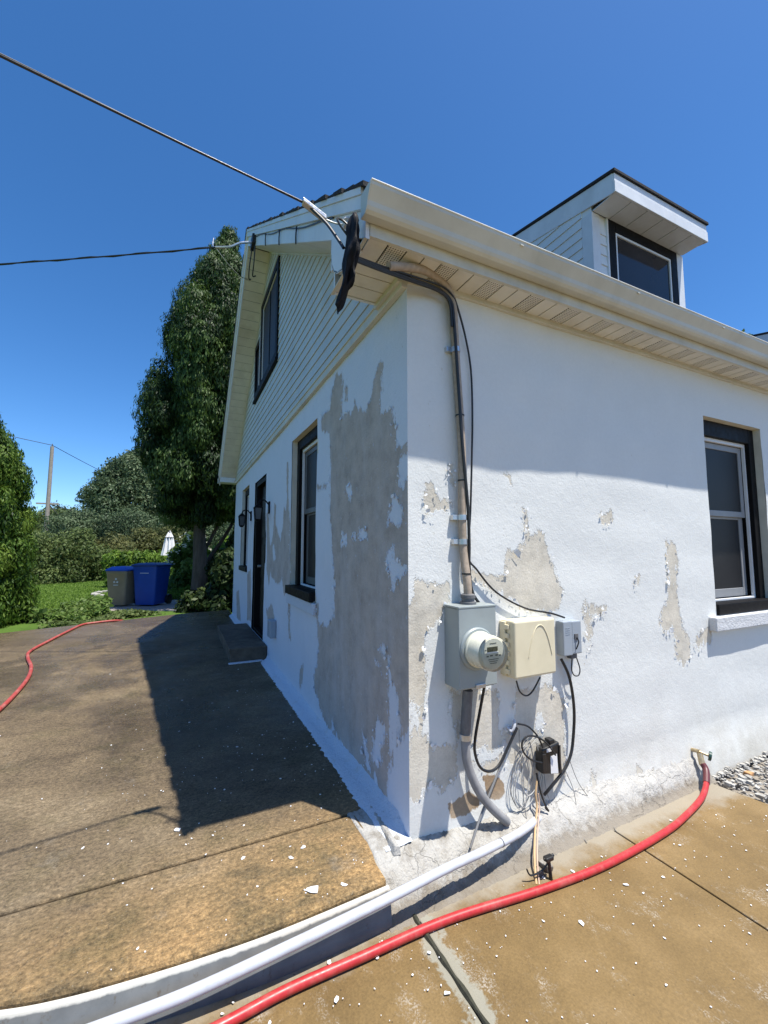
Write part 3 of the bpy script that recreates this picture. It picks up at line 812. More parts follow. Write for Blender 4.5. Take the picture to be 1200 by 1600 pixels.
MB().box(0.0, HX, L - 0.1, L, -0.2, 2.92).build('rear_wall', m_fillet, house)
MB().box(HX, HX + 0.1, 0, L, -0.2, 2.92).build('end_wall', m_fillet, house)
mb = MB()
mb.prism([(0.004, 0.0, WT), (0.004, L, WT), (0.004, L, 2.93), (0.004, RY, sof_r(RY) + 0.05), (0.004, 0.0, 2.95)], [(0.06, 0.0, WT), (0.06, L, WT), (0.06, L, 2.93), (0.06, RY, sof_r(RY) + 0.05), (0.06, 0.0, 2.95)])
mb.build('gable_sheathing', m_sid, house)
mb = MB()
mb.prism([(HX + 0.0, 0.0, WT), (HX, L, WT), (HX, L, 2.93), (HX, RY, sof_r(RY) + 0.05), (HX, 0.0, 2.95)], [(HX + .06, 0.0, WT), (HX + .06, L, WT), (HX + .06, L, 2.93), (HX + .06, RY, sof_r(RY) + 0.05), (HX + .06, 0.0, 2.95)])
mb.build('far_gable', m_sid, house)

def wb(mb, plane, u0, u1, d0, d1, z0, z1):
    return mb.box(d0, d1, u0, u1, z0, z1) if plane == 'x' else mb.box(u0, u1, d0, d1, z0, z1)

def ring(plane, u0, u1, z0, z1, tu, tz0, tz1, d0, d1):
    mb = MB()
    wb(mb, plane, u0, u0 + tu, d0, d1, z0, z1)
    wb(mb, plane, u1 - tu, u1, d0, d1, z0, z1)
    wb(mb, plane, u0 + tu, u1 - tu, d0, d1, z0, z0 + tz0)
    wb(mb, plane, u0 + tu, u1 - tu, d0, d1, z1 - tz1, z1)
    return mb

m_sashd = plain('shaded_grey_sash', (0.085, 0.087, 0.09), 0.45, 0.06, 10)  # darker copy of the grey sash, gable-side shade put into its colour
def window(plane, H, trim_top=0.13, trim_side=0.085, sash_d=0.10, sill_out=-0.02):
    u0, u1, z0, z1 = H
    # stucco reveal lining the opening
    mb = MB()
    e = 0.004
    wb(mb, plane, u0 - 0.03, u0, e, 0.16, z0 - 0.03, z1 + 0.03)
    wb(mb, plane, u1, u1 + 0.03, e, 0.16, z0 - 0.03, z1 + 0.03)
    wb(mb, plane, u0, u1, e, 0.16, z1, z1 + 0.03)
    wb(mb, plane, u0, u1, e, 0.16, z0 - 0.03, z0)
    mb.build('window_reveal', m_reveal, house)
    w = ring(plane, u0 + 0.002, u1 - 0.002, z0 + 0.002, z1 - 0.002, trim_side, 0.06, trim_top, 0.055, 0.15).build('window', m_black, house, bevel=0.004)
    a, b, c, d = u0 + trim_side, u1 - trim_side, z0 + 0.085, z1 - trim_top
    mb = MB()
    wb(mb, plane, u0 - 0.0 + 0.003, u1 - 0.003, sill_out, 0.10, z0 + 0.004, z0 + 0.085)
    mb.build('sill', m_black, w, bevel=0.005)
    ring(plane, a + 0.002, b - 0.002, c + 0.002, d - 0.002, 0.016, 0.016, 0.03, sash_d - 0.012, sash_d + 0.012).build('storm_frame', m_sash, w, bevel=0.002)
    zm = (c + d) / 2 + 0.02
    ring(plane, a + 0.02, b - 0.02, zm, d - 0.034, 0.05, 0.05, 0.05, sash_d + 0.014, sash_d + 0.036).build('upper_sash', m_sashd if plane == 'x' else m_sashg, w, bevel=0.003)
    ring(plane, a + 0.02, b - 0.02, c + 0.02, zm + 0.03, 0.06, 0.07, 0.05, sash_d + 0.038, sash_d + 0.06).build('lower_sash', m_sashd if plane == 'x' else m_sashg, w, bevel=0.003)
    mb = MB()
    wb(mb, plane, a + 0.06, b - 0.06, sash_d + 0.022, sash_d + 0.026, zm + 0.045, d - 0.08)
    mb.build('pane', m_screen, w)
    mb = MB()
    wb(mb, plane, a + 0.07, b - 0.07, sash_d + 0.046, sash_d + 0.05, c + 0.08, zm - 0.015)
    mb.build('pane', m_screen, w)
    mb = MB()
    wb(mb, plane, a, b, sash_d + 0.07, sash_d + 0.075, c, d)
    mb.build('blind_board', m_dark, w)
    return w

window('y', WF)
window('y', WF2)
window('x', WA, trim_top=0.10, trim_side=0.09, sill_out=-0.05)
window('x', WB, trim_top=0.10, trim_side=0.09, sill_out=-0.03)

# stucco sills under the windows
mb = MB(); mb.box(2.60, 3.72, -0.055, 0.003, 0.762, 0.868); mb.build('stone_sill', m_sillw, house, bevel=0.008)
mb = MB(); mb.box(-0.03, 0.003, 1.58, 2.56, 0.83, 0.929); mb.build('stone_sill', m_fillet, house, bevel=0.008)

# door
dw = ring('x', DR[0] + 0.002, DR[1] - 0.002, DR[2], DR[3] - 0.002, 0.07, 0.03, 0.07, 0.02, 0.16).build('door_frame', m_black, house, bevel=0.004)
mb = MB(); mb.box(0.10, 0.145, 4.075, 4.925, DR[2] + 0.03, DR[3] - 0.075)
dd = mb.build('door', m_door, house, bevel=0.004)
for z0, z1 in ((0.35, 0.85), (0.95, 1.45), (1.55, 2.2)):
    for y0, y1 in ((4.17, 4.46), (4.54, 4.83)):
        MB().box(0.092, 0.102, y0, y1, z0, z1).build('door_panel', m_door, dd, bevel=0.006)
mb = MB().cyl((0.05, 4.86, 1.12), (0.1, 4.86, 1.12), 0.022); mb.build('door_handle', m_galv, dd, smooth=True)
mb = MB()
mb.box(0.004, 0.16, DR[0] - 0.03, DR[0], DR[2], DR[3] + .03); mb.box(0.004, 0.16, DR[1], DR[1] + 0.03, DR[2], DR[3] + .03); mb.box(0.004, 0.16, DR[0], DR[1], DR[3], DR[3] + 0.03)
mb.build('door_reveal', m_door, house)

# mortar fillet along the foot of the gable wall, footing round the corner
ys = np.concatenate([np.arange(-0.02, 3.2, 0.02), np.arange(3.25, 7.6, 0.1)])
prof = [(0.004, 0.075), (-0.012, 0.055), (-0.03, 0.036), (-0.055, 0.026), (-0.085, 0.016), (-0.105, -0.004)]
vs_ = []
for y in ys:
    if 3.62 < y < 5.5: s_ = 0.3
    else: s_ = 1.0
    w = (1.0 + 0.25 * math.exp(-y / 0.4) if y < 3.6 else 0.7) * s_
    sink = min(1.0, max(0.12, (y + 0.0) / 0.12)) if y < 0.12 else 1.0
    for k, (x, z) in enumerate(prof):
        z = z * sink
        j = random.gauss(0, 0.004) if 0 < k < 5 else random.gauss(0, 0.006)
        vs_.append((x * w + j * (k > 1), y, z + (j * 0.7 if k < 5 else 0)))
npf = len(prof)
q = [(i * npf + j, i * npf + j + 1, (i + 1) * npf + j + 1, (i + 1) * npf + j) for i in range(len(ys) - 1) for j in range(npf - 1)]
link('mortar_fillet', fast_mesh('mortar_fillet', vs_, q, smooth=True), m_fillet, house)
xs = np.arange(-0.215, 2.36, 0.012)
prof = [(0.32, 0.004), (0.2, 0.012), (0.1, 0.02), (0.03, 0.012)]
low = [(0.0, 0.0), (0.2, 0.05), (0.36, 0.14), (0.50, 0.34), (0.64, 0.60), (0.78, 0.84), (0.92, 0.965), (1.08, 1.02)]
vs_ = []
for i, x in enumerate(xs):
    yb = -0.212 + 0.045 * max(0.0, x)
    zf = -0.15 - 0.022 * (x + 0.4)
    dl = 0.30 * min(1, max(0, (x - 0.15) / 0.8))
    lump = 0.010 * math.sin(x * 11 + 2) + 0.008 * math.sin(x * 23) + 0.005 * math.sin(x * 47 + 1)
    for k, (y, z) in enumerate(prof):
        zz = z * max(0.0, 1 - max(0, (-0.02 - x) / 0.18))
        vs_.append((x, y, zz - (0.03 if x < -0.2 else 0) + random.gauss(0, 0.002)))
    for k, (fy0, fz0) in enumerate(low):
        fz0 = fz0 + dl * (1 - fz0) * (fz0 < 0.9) * (1 if k > 0 else 0.2)
        w = math.sin(k / 7 * math.pi)
        vs_.append((x + random.gauss(0, 0.002), yb * fy0 - lump * w * (0.5 + 0.5 * math.sin(k * 1.3 + x * 6)) + random.gauss(0, 0.003), zf * fz0 + random.gauss(0, 0.003) * (k < 6) - (0.03 if x < -0.2 and k < 2 else 0)))
npf = len(prof) + len(low)
q = [(i * npf + j, i * npf + j + 1, (i + 1) * npf + j + 1, (i + 1) * npf + j) for i in range(len(xs) - 1) for j in range(npf - 1)]
link('footing', fast_mesh('footing', vs_, q, smooth=True), m_footing, house)
mb = MB()
mb.prism([(-0.115, -0.05, -0.01), (-0.075, -0.06, -0.01), (-0.078, -0.05, 0.026), (-0.098, -0.045, 0.028)], [(-0.095, 0.30, 0.0), (-0.05, 0.30, 0.0), (-0.055, 0.30, 0.022), (-0.075, 0.30, 0.022)])
mb.build('mortar_ridge', m_footing, house, bevel=0.004)

# siding on the gable
GWIN = (3.36, 5.17, 3.80, 5.17)
def sid_l(z): return max(0.0, (z - 2.935) / RS)
def sid_r(z): return min(L, RY + (2.94 + RS * RY - z) / LS)
EXP = 0.102
z = 2.835
while z < 5.66:
    z1 = min(z + EXP, 5.69)
    def board(a0, b0, a1, b1, z=z, z1=z1):
        if b0 - a0 < 0.02: return
        xb, xt = -0.014, -0.005
        mb = MB()
        mb.prism([(xb, a0, z), (xb, b0, z), (0.004, b0, z + 0.004), (0.004, a0, z + 0.004)], [(xt, a1, z1), (xt, b1, z1), (0.004, b1, z1), (0.004, a1, z1)])
        mb.build('siding_board', m_sid, house)
    a0, b0, a1, b1 = sid_l(z), sid_r(z), sid_l(z1), sid_r(z1)
    if z1 > GWIN[2] - 0.02 and z < GWIN[3] + 0.02:
        # cut round the window
        ytop = GWIN[1] if z < 4.72 else 4.66
        board(a0, GWIN[0], a1, GWIN[0])
        board(min(ytop, b0), b0, min(ytop, b1), b1)
    else:
        board(a0, b0, a1, b1)
    z += EXP
MB().box(-0.034, 0.002, -0.005, L, 2.765, 2.838).build('trim_board', m_cream, house, bevel=0.004)
MB().box(-0.042, -0.034, -0.012, L, 2.823, 2.838).build('trim_lip', m_cream, house)

# twin gable window
gwn = ring('x', 3.36, 4.66, 3.80, 5.17, 0.11, 0.11, 0.10, -0.032, 0.02).build('gable_window', m_black, house, bevel=0.004)
ring('x', 4.662, 5.17, 3.80, 4.72, 0.08, 0.11, 0.10, -0.032, 0.02).build('side_light', m_black, gwn, bevel=0.004)
MB().box(-0.04, -0.0, 4.655, 4.675, 3.9, 4.7).build('mullion', m_sash, gwn)
MB().box(-0.05, 0.0, 3.34, 5.19, 3.76, 3.80).build('sill', m_black, gwn, bevel=0.004)
ring('x', 3.47, 4.55, 3.91, 5.07, 0.012, 0.012, 0.012, -0.018, 0.004).build('storm_frame', m_sash, gwn)
MB().box(-0.004, 0.004, 3.482, 4.538, 3.922, 5.058).build('pane', m_screen, gwn)
MB().box(-0.004, 0.004, 4.74, 5.09, 3.91, 4.62).build('pane', m_screen, gwn)
MB().box(-0.012, -0.004, 3.99, 4.02, 3.93, 5.05).build('muntin', m_black, gwn)

# roof
OV = -0.325
rt = sof_r
roof = bpy.data.objects.new('roof', None)
mb = MB()
T0 = ROOF_T - 0.012
pr = [(-0.235, sof_r(-0.235) + T0), (RY, sof_r(RY) + T0), (7.86, sof_l(7.86) + T0), (7.86, sof_l(7.86) + T0 - 0.03), (RY, sof_r(RY) + T0 - 0.03), (-0.235, sof_r(-0.235) + T0 - 0.03)]
mb.ext(pr, 'x', OV - 0.012, HX + 0.3)
roof = mb.build('roof', m_shingle, house)
# shingle tabs along the two rakes and the eave
def tab(mx, slope_pt, ang, l, w):
    pass
k = 0
y = -0.24
while y < RY - 0.02:
    l = 0.135
    x0 = OV - 0.012 - random.uniform(0.012, 0.03)
    h = random.uniform(0.010, 0.017)
    zb = lambda q: sof_r(q) + T0
    mb = MB()
    y1 = min(y + l, RY)
    mb.prism([(x0, y, zb(y) - 0.012), (0.3, y, zb(y) + 0.001), (0.3, y1, zb(y1) + 0.001), (x0, y1, zb(y1) - 0.012)], [(x0, y, zb(y) + h), (0.3, y, zb(y) + h + 0.006), (0.3, y1, zb(y1) + 0.005), (x0, y1, zb(y1) + 0.003)])
    mb.build('shingle', m_shingle, roof)
    y += l
y = RY
while y < 7.84:
    l = 0.135
    x0 = OV - 0.012 - random.uniform(0.012, 0.03)
    h = random.uniform(0.010, 0.017)
    zb = lambda q: sof_l(q) + T0
    y1 = min(y + l, 7.86)
    mb = MB()
    mb.prism([(x0, y, zb(y) - 0.012), (0.3, y, zb(y) + 0.001), (0.3, y1, zb(y1) + 0.001), (x0, y1, zb(y1) - 0.012)], [(x0, y, zb(y) + 0.003), (0.3, y, zb(y) + 0.005), (0.3, y1, zb(y1) + h + 0.006), (x0, y1, zb(y1) + h)])
    mb.build('shingle', m_shingle, roof)
    y += l

def rake(pts0, lo, hi, x0, x1, name, mat):
    (ya, fa), (yb, fb) = pts0
    mb = MB()
    mb.prism([(x0, ya, fa + lo), (x0, yb, fb + lo), (x0, yb, fb + hi), (x0, ya, fa + hi)], [(x1, ya, fa + lo), (x1, yb, fb + lo), (x1, yb, fb + hi), (x1, ya, fa + hi)])
    return mb.build(name, mat, house)
RP = ((-0.2, sof_r(-0.2)), (RY, sof_r(RY)))
LP = ((RY + 0.001, sof_l(RY)), (7.8, sof_l(7.8)))
for P_ in (RP, LP):
    rake(P_, -0.004, 0.13, OV, OV + 0.02, 'rake_board', m_fascia_w)
    rake(P_, 0.132, 0.20, OV - 0.018, OV + 0.02, 'rake_board', m_fascia_w)
    rake(P_, 0.202, 0.238, OV - 0.026, OV + 0.02, 'drip_edge', m_fascia_w)
# rake soffit: one panel after another, right slope then left slope
def rake_panels(y0, y1, f, step):
    y = y0
    while y < y1 - 0.02:
        b = min(y + step, y1) - 0.007
        mb = MB()
        mb.prism([(OV + 0.021, y, f(y)), (-0.001, y, f(y)), (-0.001, b, f(b)), (OV + 0.021, b, f(b))], [(OV + 0.021, y, f(y) + 0.006), (-0.001, y, f(y) + 0.006), (-0.001, b, f(b) + 0.006), (OV + 0.021, b, f(b) + 0.006)])
        mb.build('soffit_panel', m_soffit, house)
        y += step
rake_panels(0.31, RY - 0.01, sof_r, 0.118)
rake_panels(RY + 0.01, 7.62, sof_l, 0.118)
mb = MB()
for f, a, b in ((sof_r, -0.1, RY), (sof_l, RY, 7.7)):
    mb.prism([(OV + .02, a, f(a) + 0.008), (0, a, f(a) + 0.008), (0, b, f(b) + 0.008), (OV + .02, b, f(b) + 0.008)], [(OV + .02, a, f(a) + 0.014), (0, a, f(a) + 0.014), (0, b, f(b) + 0.014), (OV + .02, b, f(b) + 0.014)])
mb.build('soffit_backing', m_dark, house)
for f, a, b in ((sof_r, 0.3, RY), (sof_l, RY, 7.6)):
    mb = MB()
    mb.prism([(-0.028, a, f(a) - 0.022), (-0.0, a, f(a) - 0.022), (-0.0, b, f(b) - 0.022), (-0.028, b, f(b) - 0.022)], [(-0.028, a, f(a) - 0.001), (0, a, f(a) - 0.001), (0, b, f(b) - 0.001), (-0.028, b, f(b) - 0.001)])
    mb.build('soffit_trim', m_cream, house)

# front eave
ES = 2.822
x = -0.30
i = 0
pm = MB().box(0.004, 0.098, -0.186, -0.021, 0, 0.006).mesh('soffit_panel')
pv = pm.copy()
pm.materials.append(m_soffit)
pv.materials.append(m_vent)
while x < HX:
    o = link('soffit_panel', pv if i % 3 == 1 else pm, None, house)
    o.location = (x, 0, ES)
    x += 0.101
    i += 1
MB().box(-0.3, HX, -0.186, -0.02, ES + 0.008, ES + 0.014).build('soffit_backing', m_dark, house)
MB().box(0.0, HX, -0.024, 0.004, ES - 0.028, ES + 0.003).build('soffit_trim', m_cream, house, bevel=0.003)
MB().box(OV + 0.021, HX, -0.205, -0.187, ES - 0.008, 3.0).build('fascia', m_cream, house)
outer = [(-0.208, 2.990), (-0.208, 2.874), (-0.258, 2.868), (-0.272, 2.878), (-0.280, 2.892), (-0.285, 2.912), (-0.291, 2.922), (-0.318, 2.962), (-0.321, 2.976)]
inner = [(-0.316, 2.976), (-0.313, 2.963), (-0.286, 2.925), (-0.280, 2.913), (-0.275, 2.893), (-0.266, 2.882), (-0.257, 2.873), (-0.213, 2.879), (-0.213, 2.990)]
mb = MB()
mb.ext(outer + inner, 'x', OV - 0.022, HX + 0.1)
gut = mb.build('gutter', m_gutter, house)
MB().box(OV - 0.025, HX + 0.1, -0.325, -0.304, 2.9765, 2.983).build('gutter_lip', m_gutter_lip, gut, bevel=0.002)
MB().ext(outer, 'x', OV - 0.028, OV - 0.0225).build('gutter_end_cap', m_gutter, gut)
for k in range(12):
    xx = 0.5 + k * 0.95
    MB().box(xx, xx + 0.02, -0.322, -0.2, 2.955, 2.961).build('gutter_hanger', m_gutter, gut)

# boxed eave return at the corner
MB().box(OV, OV + 0.018, -0.186, 0.30, ES - 0.005, sof_r(-0.186) - 0.003).build('return_board', m_cream, house)
MB().prism([(OV, -0.12, 2.945), (OV, 0.30, 2.945), (OV, 0.30, sof_r(.3) - .006), (OV, -.12, 2.95)], [(OV + .018, -0.12, 2.945), (OV + .018, 0.30, 2.945), (OV + .018, 0.30, sof_r(.3) - .006), (OV + .018, -.12, 2.95)]).build('return_board', m_fascia_w, house)
MB().box(OV + 0.018, 0.0, 0.282, 0.30, ES - 0.005, sof_r(0.3) - 0.006).build('return_board', m_fascia_w, house)
y = -0.02
while y < 0.27:
    MB().box(OV + 0.02, -0.002, y, min(y + 0.095, 0.28), ES, ES + 0.006).build('soffit_panel', m_soffit, house)
    y += 0.101
MB().box(OV + 0.018, -0.002, -0.02, 0.282, ES + 0.008, ES + 0.012).build('soffit_backing', m_dark, house)
MB().box(-0.055, -0.0, 0.0, 0.30, ES - 0.03, ES - 0.001).build('soffit_trim', m_cream, house)
# bent grey metal cover on the outer face of the return
arc = [(0.255, 3.10), (0.262, 3.02), (0.25, 2.95), (0.215, 2.89), (0.16, 2.845), (0.08, 2.812), (-0.02, 2.80), (-0.10, 2.80), (-0.10, 2.86)]
pl = arc + [(-0.10, 2.985), (0.02, 3.04)]
MB().ext(pl, 'x', OV - 0.014, OV - 0.003).build('metal_cover', m_fascia_w, house, bevel=0.003)
mb = MB()
for (a, b) in zip(arc[:-2], arc[1:-1]):
    mb.prism([(OV - 0.014, a[0], a[1]), (OV - 0.014, b[0], b[1]), (OV - 0.014, b[0] - 0.006, b[1] + 0.008), (OV - 0.014, a[0] - 0.006, a[1] + 0.004)], [(OV + 0.02, a[0], a[1]), (OV + 0.02, b[0], b[1]), (OV + 0.02, b[0] - 0.006, b[1] + 0.008), (OV + 0.02, a[0] - 0.006, a[1] + 0.004)])
mb.build('cover_flange', m_fascia_w, house)
# far eave end
MB().box(OV, 0.0, 7.602, 7.80, 2.80, 2.90).build('return_board', m_fascia_w, house)
MB().box(OV - 0.03, HX, 7.80, 7.92, 2.80, 2.90).build('rear_gutter', m_gutter, house)

# dormers
def dormer(x0, front_y=0.60):
    x1 = x0 + 1.395
    zt = 4.52
    mb = MB()
    mb.prism([(x0, front_y, 3.3), (x1, front_y, 3.3), (x1, front_y, zt + 0.1), (x0, front_y, zt + 0.1)], [(x0, 3.2, 3.3), (x1, 3.2, 3.3), (x1, 3.2, zt + 0.62), (x0, 3.2, zt + 0.62)])
    d = mb.build('dormer', m_sidw, house)
    def rz(y): return 4.69 + 0.21 * (y - 0.35)
    mb = MB()
    mb.prism([(x0 - 0.03, 0.335, rz(0.335)), (x1 + 0.03, 0.335, rz(0.335)), (x1 + 0.03, 0.335, rz(0.335) + 0.03), (x0 - 0.03, 0.335, rz(0.335) + 0.03)], [(x0 - 0.03, 3.2, rz(3.2)), (x1 + 0.03, 3.2, rz(3.2)), (x1 + 0.03, 3.2, rz(3.2) + 0.03), (x0 - 0.03, 3.2, rz(3.2) + 0.03)])
    mb.build('dormer_roof', m_shingle, d, bevel=0.004)
    MB().box(x0 - 0.018, x1 + 0.018, 0.345, 0.365, 4.505, 4.610).build('fascia', m_fascia_w, d, bevel=0.003)
    MB().box(x0 - 0.012, x1 + 0.012, 0.352, 0.372, 4.612, 4.684).build('fascia', m_fascia_w, d)
    for xs_ in (x0 - 0.016, x1 + 0.002):
        mb = MB()
        mb.prism([(xs_, 0.366, 4.505), (xs_ + 0.014, 0.366, 4.505), (xs_ + 0.014, 0.366, rz(0.366) - 0.004), (xs_, 0.366, rz(0.366) - 0.004)], [(xs_, 3.1, rz(3.1) - 0.19), (xs_ + 0.014, 3.1, rz(3.1) - 0.19), (xs_ + 0.014, 3.1, rz(3.1) - 0.004), (xs_, 3.1, rz(3.1) - 0.004)])
        mb.build('rake_board', m_fascia_w, d)
    x = x0 + 0.0
    n = 6
    w = (x1 - x0) / n
    for i in range(n):
        MB().box(x0 + i * w, x0 + (i + 1) * w - 0.008, 0.366, front_y - 0.016, 4.506, 4.514).build('soffit_panel', m_fascia_w, d)
    MB().box(x0, x1, 0.366, front_y - 0.016, 4.518, 4.524).build('soffit_backing', m_dark, d)
    for xs_ in (x0 - 0.010, x1 - 0.095):
        MB().box(xs_, xs_ + 0.105, front_y - 0.012, front_y + 0.10, 3.3, 4.504).build('corner_board', m_fascia_w, d, bevel=0.003)
    z = 3.42
    while z < 4.9:
        for xs_, s_ in ((x0, -1), (x1, 1)):
            mb = MB()
            y0 = front_y + 0.101
            y1 = 3.0
            lo = max(y0, 0.35 + (z + 0.1 - 4.69 + 0.10) / 0.21)
            if lo < y1 - 0.1:
                mb.prism([(xs_ + s_ * 0.013, lo, z), (xs_ + s_ * 0.013, y1, z), (xs_ - s_ * 0.003, y1, z + 0.003), (xs_ - s_ * 0.003, lo, z + 0.003)], [(xs_ + s_ * 0.003, lo, z + 0.1), (xs_ + s_ * 0.003, y1, z + 0.1), (xs_ - s_ * 0.003, y1, z + 0.1), (xs_ - s_ * 0.003, lo, z + 0.1)])
                mb.build('siding_board', m_sidw, d)
        if z < 4.4:
            for a, b in ((x0 + 0.096, x0 + 0.20), (x1 - 0.20, x1 - 0.096)):
                mb = MB()
                mb.prism([(a, front_y - 0.012, z), (b, front_y - 0.012, z), (b, front_y + 0.004, z), (a, front_y + 0.004, z)], [(a, front_y - 0.003, z + 0.1), (b, front_y - 0.003, z + 0.1), (b, front_y + 0.004, z + 0.1), (a, front_y + 0.004, z + 0.1)])
                mb.build('siding_board', m_sidw, d)
        z += 0.1
    a, b = x0 + 0.205, x1 - 0.115
    ring('y', a, b, 3.62, 4.50, 0.10, 0.10, 0.10, front_y - 0.022, front_y + 0.02).build('window_frame', m_black, d, bevel=0.003)
    ring('y', a + 0.102, b - 0.102, 3.722, 4.398, 0.022, 0.022, 0.022, front_y - 0.016, front_y + 0.02).build('storm_frame', m_sash, d)
    MB().box(a + 0.12, b - 0.12, front_y - 0.004, front_y + 0.01, 3.74, 4.38).build('pane', m_glass, d)
    MB().box(a - 0.02, a - 0.001, front_y - 0.02, front_y + 0.01, 3.62, 4.50).build('window_casing', m_sash, d)
    return d
dormer(2.295)
dormer(7.55)
# ------------------------------------------------------------------ doorstep, lanterns, outlet
st = thing('concrete_step', (-0.21, 4.58, 0), 'brown concrete doorstep below the dark side door', 'step')
MB().box(-0.44, -0.004, 3.66, 5.47, 0.001, 0.172).build('step_block', m_step, st, bevel=0.012)
MB().box(-0.455, -0.43, 3.655, 5.475, 0.118, 0.176).build('nosing', m_step, st, bevel=0.006)
mb = MB().box(-0.46, -0.06, 3.60, 3.658, 0.0005, 0.014); mb.build('paint_drip', m_fillet, st, bevel=0.006)

m_lanternglass = glass_dark('lantern_glass', (0.05, 0.055, 0.06), 0.15)
def lantern(y, z, label):
    t = thing('wall_lantern', (0, y, z), label, 'lantern', 'lanterns beside the side door')
    MB().box(-0.018, -0.003, y - 0.04, y + 0.04, z - 0.09, z + 0.07).build('backplate', m_black, t, bevel=0.006)
    MB().tube([(-0.015, y, z + 0.03), (-0.07, y, z + 0.085), (-0.13, y, z + 0.07), (-0.15, y, z + 0.02)], 0.009, 8).build('arm', m_black, t, smooth=True)
    c = (-0.15, y)
    body = MB()
    def rg(s, zz): return [(c[0] - s, c[1] - s, zz), (c[0] + s, c[1] - s, zz), (c[0] + s, c[1] + s, zz), (c[0] - s, c[1] + s, zz)]
    body.prism(rg(0.056, z - 0.02), rg(0.015, z + 0.03))
    body.build('lantern_roof', m_black, t, bevel=0.003)
    MB().prism(rg(0.030, z - 0.165), rg(0.042, z - 0.022)).build('glass', m_lanternglass, t)
    for sx in (-1, 1):
        for sy in (-1, 1):
            MB().tube([(c[0] + sx * 0.033, c[1] + sy * 0.033, z - 0.17), (c[0] + sx * 0.046, c[1] + sy * 0.046, z - 0.02)], 0.005, 6, 1).build('cage_bar', m_black, t)
    MB().prism(rg(0.02, z - 0.195), rg(0.037, z - 0.168)).build('lantern_base', m_black, t, bevel=0.003)
lantern(3.72, 1.93, 'black wall lantern between the dark door and the nearer gable window')
lantern(5.30, 1.93, 'black wall lantern between the dark door and the far narrow window')

ob = thing('outlet_box', (0, 3.22, 0.46), 'grey weatherproof outlet box low on the gable wall near the step', 'outlet')
MB().box(-0.075, -0.002, 3.13, 3.31, 0.36, 0.56).build('cover', m_greypl, ob, bevel=0.012)
MB().box(-0.082, -0.075, 3.215, 3.225, 0.37, 0.55).build('ridge', m_greypl, ob)

# ------------------------------------------------------------------ electric service on the front wall
mt = thing('electric_meter_box', (0.32, 0, 0.69), 'grey metal electric meter box with round meter below the service cable', 'meter box')
enc = MB().box(0.212, 0.432, -0.122, 0.004, 0.692, 1.084).build('enclosure', m_greyp, mt, bevel=0.005)
MB().box(0.206, 0.438, -0.134, -0.120, 0.700, 1.092).build('front_cover', m_greyp, mt, bevel=0.004)
MB().box(0.205, 0.439, -0.136, 0.004, 1.086, 1.097).build('rain_hood', m_greyp, mt, bevel=0.003)
MB().box(0.30, 0.36, -0.142, -0.132, 0.694, 0.716).build('latch', m_galv, mt, bevel=0.003)
mc = (0.313, -0.134, 0.888)
MB().lathe([(0.103, 0.0), (0.103, 0.008), (0.097, 0.014), (0.092, 0.014)], mc, 'y', 40).build('meter_ring', m_greyp, mt, smooth=True)
bd = MB().lathe([(0.084, 0.010), (0.088, 0.02), (0.088, 0.030), (0.083, 0.034), (0.082, 0.105), (0.078, 0.116), (0.072, 0.120)], mc, 'y', 40).build('meter_body', m_meter if False else plain('meter_plastic', (0.62, 0.61, 0.50), 0.25, 0.05, 20), mt, smooth=True)
fz = mc[1] - 0.121
m_face = plain('meter_face', (0.50, 0.51, 0.42), 0.4, 0.06, 40)
m_lcd = plain('meter_display', (0.035, 0.042, 0.025), 0.3, 0.1, 40)
m_ink = plain('meter_ink', (0.09, 0.10, 0.08), 0.5)
MB().lathe([(0.070, 0.0), (0.070, 0.003)], (mc[0], fz + 0.001, mc[2]), 'y', 40).build('dial_face', m_face, bd)
MB().box(mc[0] - 0.036, mc[0] + 0.026, fz - 0.0035, fz - 0.0015, mc[2] + 0.012, mc[2] + 0.033).build('display', m_lcd, bd)
MB().box(mc[0] - 0.040, mc[0] + 0.030, fz - 0.0045, fz - 0.002, mc[2] + 0.004, mc[2] + 0.009).build('display_rim', m_paper, bd)
mb = MB()
for i, (dx, dz, w) in enumerate([(-0.04, -0.012, 0.012), (-0.02, -0.010, 0.016), (0.012, -0.010, 0.014), (0.034, -0.012, 0.012), (-0.03, -0.026, 0.06), (-0.025, -0.035, 0.05), (-0.02, -0.044, 0.04), (-0.05, 0.02, 0.010), (-0.02, 0.048, 0.04)]):
    mb.box(mc[0] + dx, mc[0] + dx + w, fz - 0.0034, fz - 0.0018, mc[2] + dz, mc[2] + dz + (0.006 if i < 4 else 0.0028))
mb.build('printed_marks', m_ink, bd)
def clear_glass():
    M = Mat('meter_glass')
    M.fin((0.9, 0.92, 0.88), 0.03, spec=0.5, IOR=1.3)
    tr = M.n('ShaderNodeBsdfTransparent')
    gl = M.n('ShaderNodeBsdfGlossy')
    gl.inputs['Roughness'].default_value = 0.04
    fr = M.n('ShaderNodeFresnel')
    fr.inputs[0].default_value = 1.45
    mx = M.n('ShaderNodeMixShader')
    M.t.links.new(fr.outputs[0], mx.inputs[0])
    M.t.links.new(tr.outputs[0], mx.inputs[1])
    M.t.links.new(gl.outputs[0], mx.inputs[2])
    M.t.links.new(mx.outputs[0], M.out.inputs[0])
    return M.m
MB().lathe([(0.0795, 0.112), (0.0805, 0.126), (0.079, 0.136), (0.074, 0.141), (0.03, 0.144), (0.001, 0.1445)], mc, 'y', 40, close=False).build('meter_glass', clear_glass(), bd, smooth=True)
hub = MB().lathe([(0.042, 0), (0.042, 0.012), (0.033, 0.014), (0.033, 0.03), (0.038, 0.032), (0.038, 0.048), (0.030, 0.052)], (0.318, -0.062, 1.097), 'z', 20)
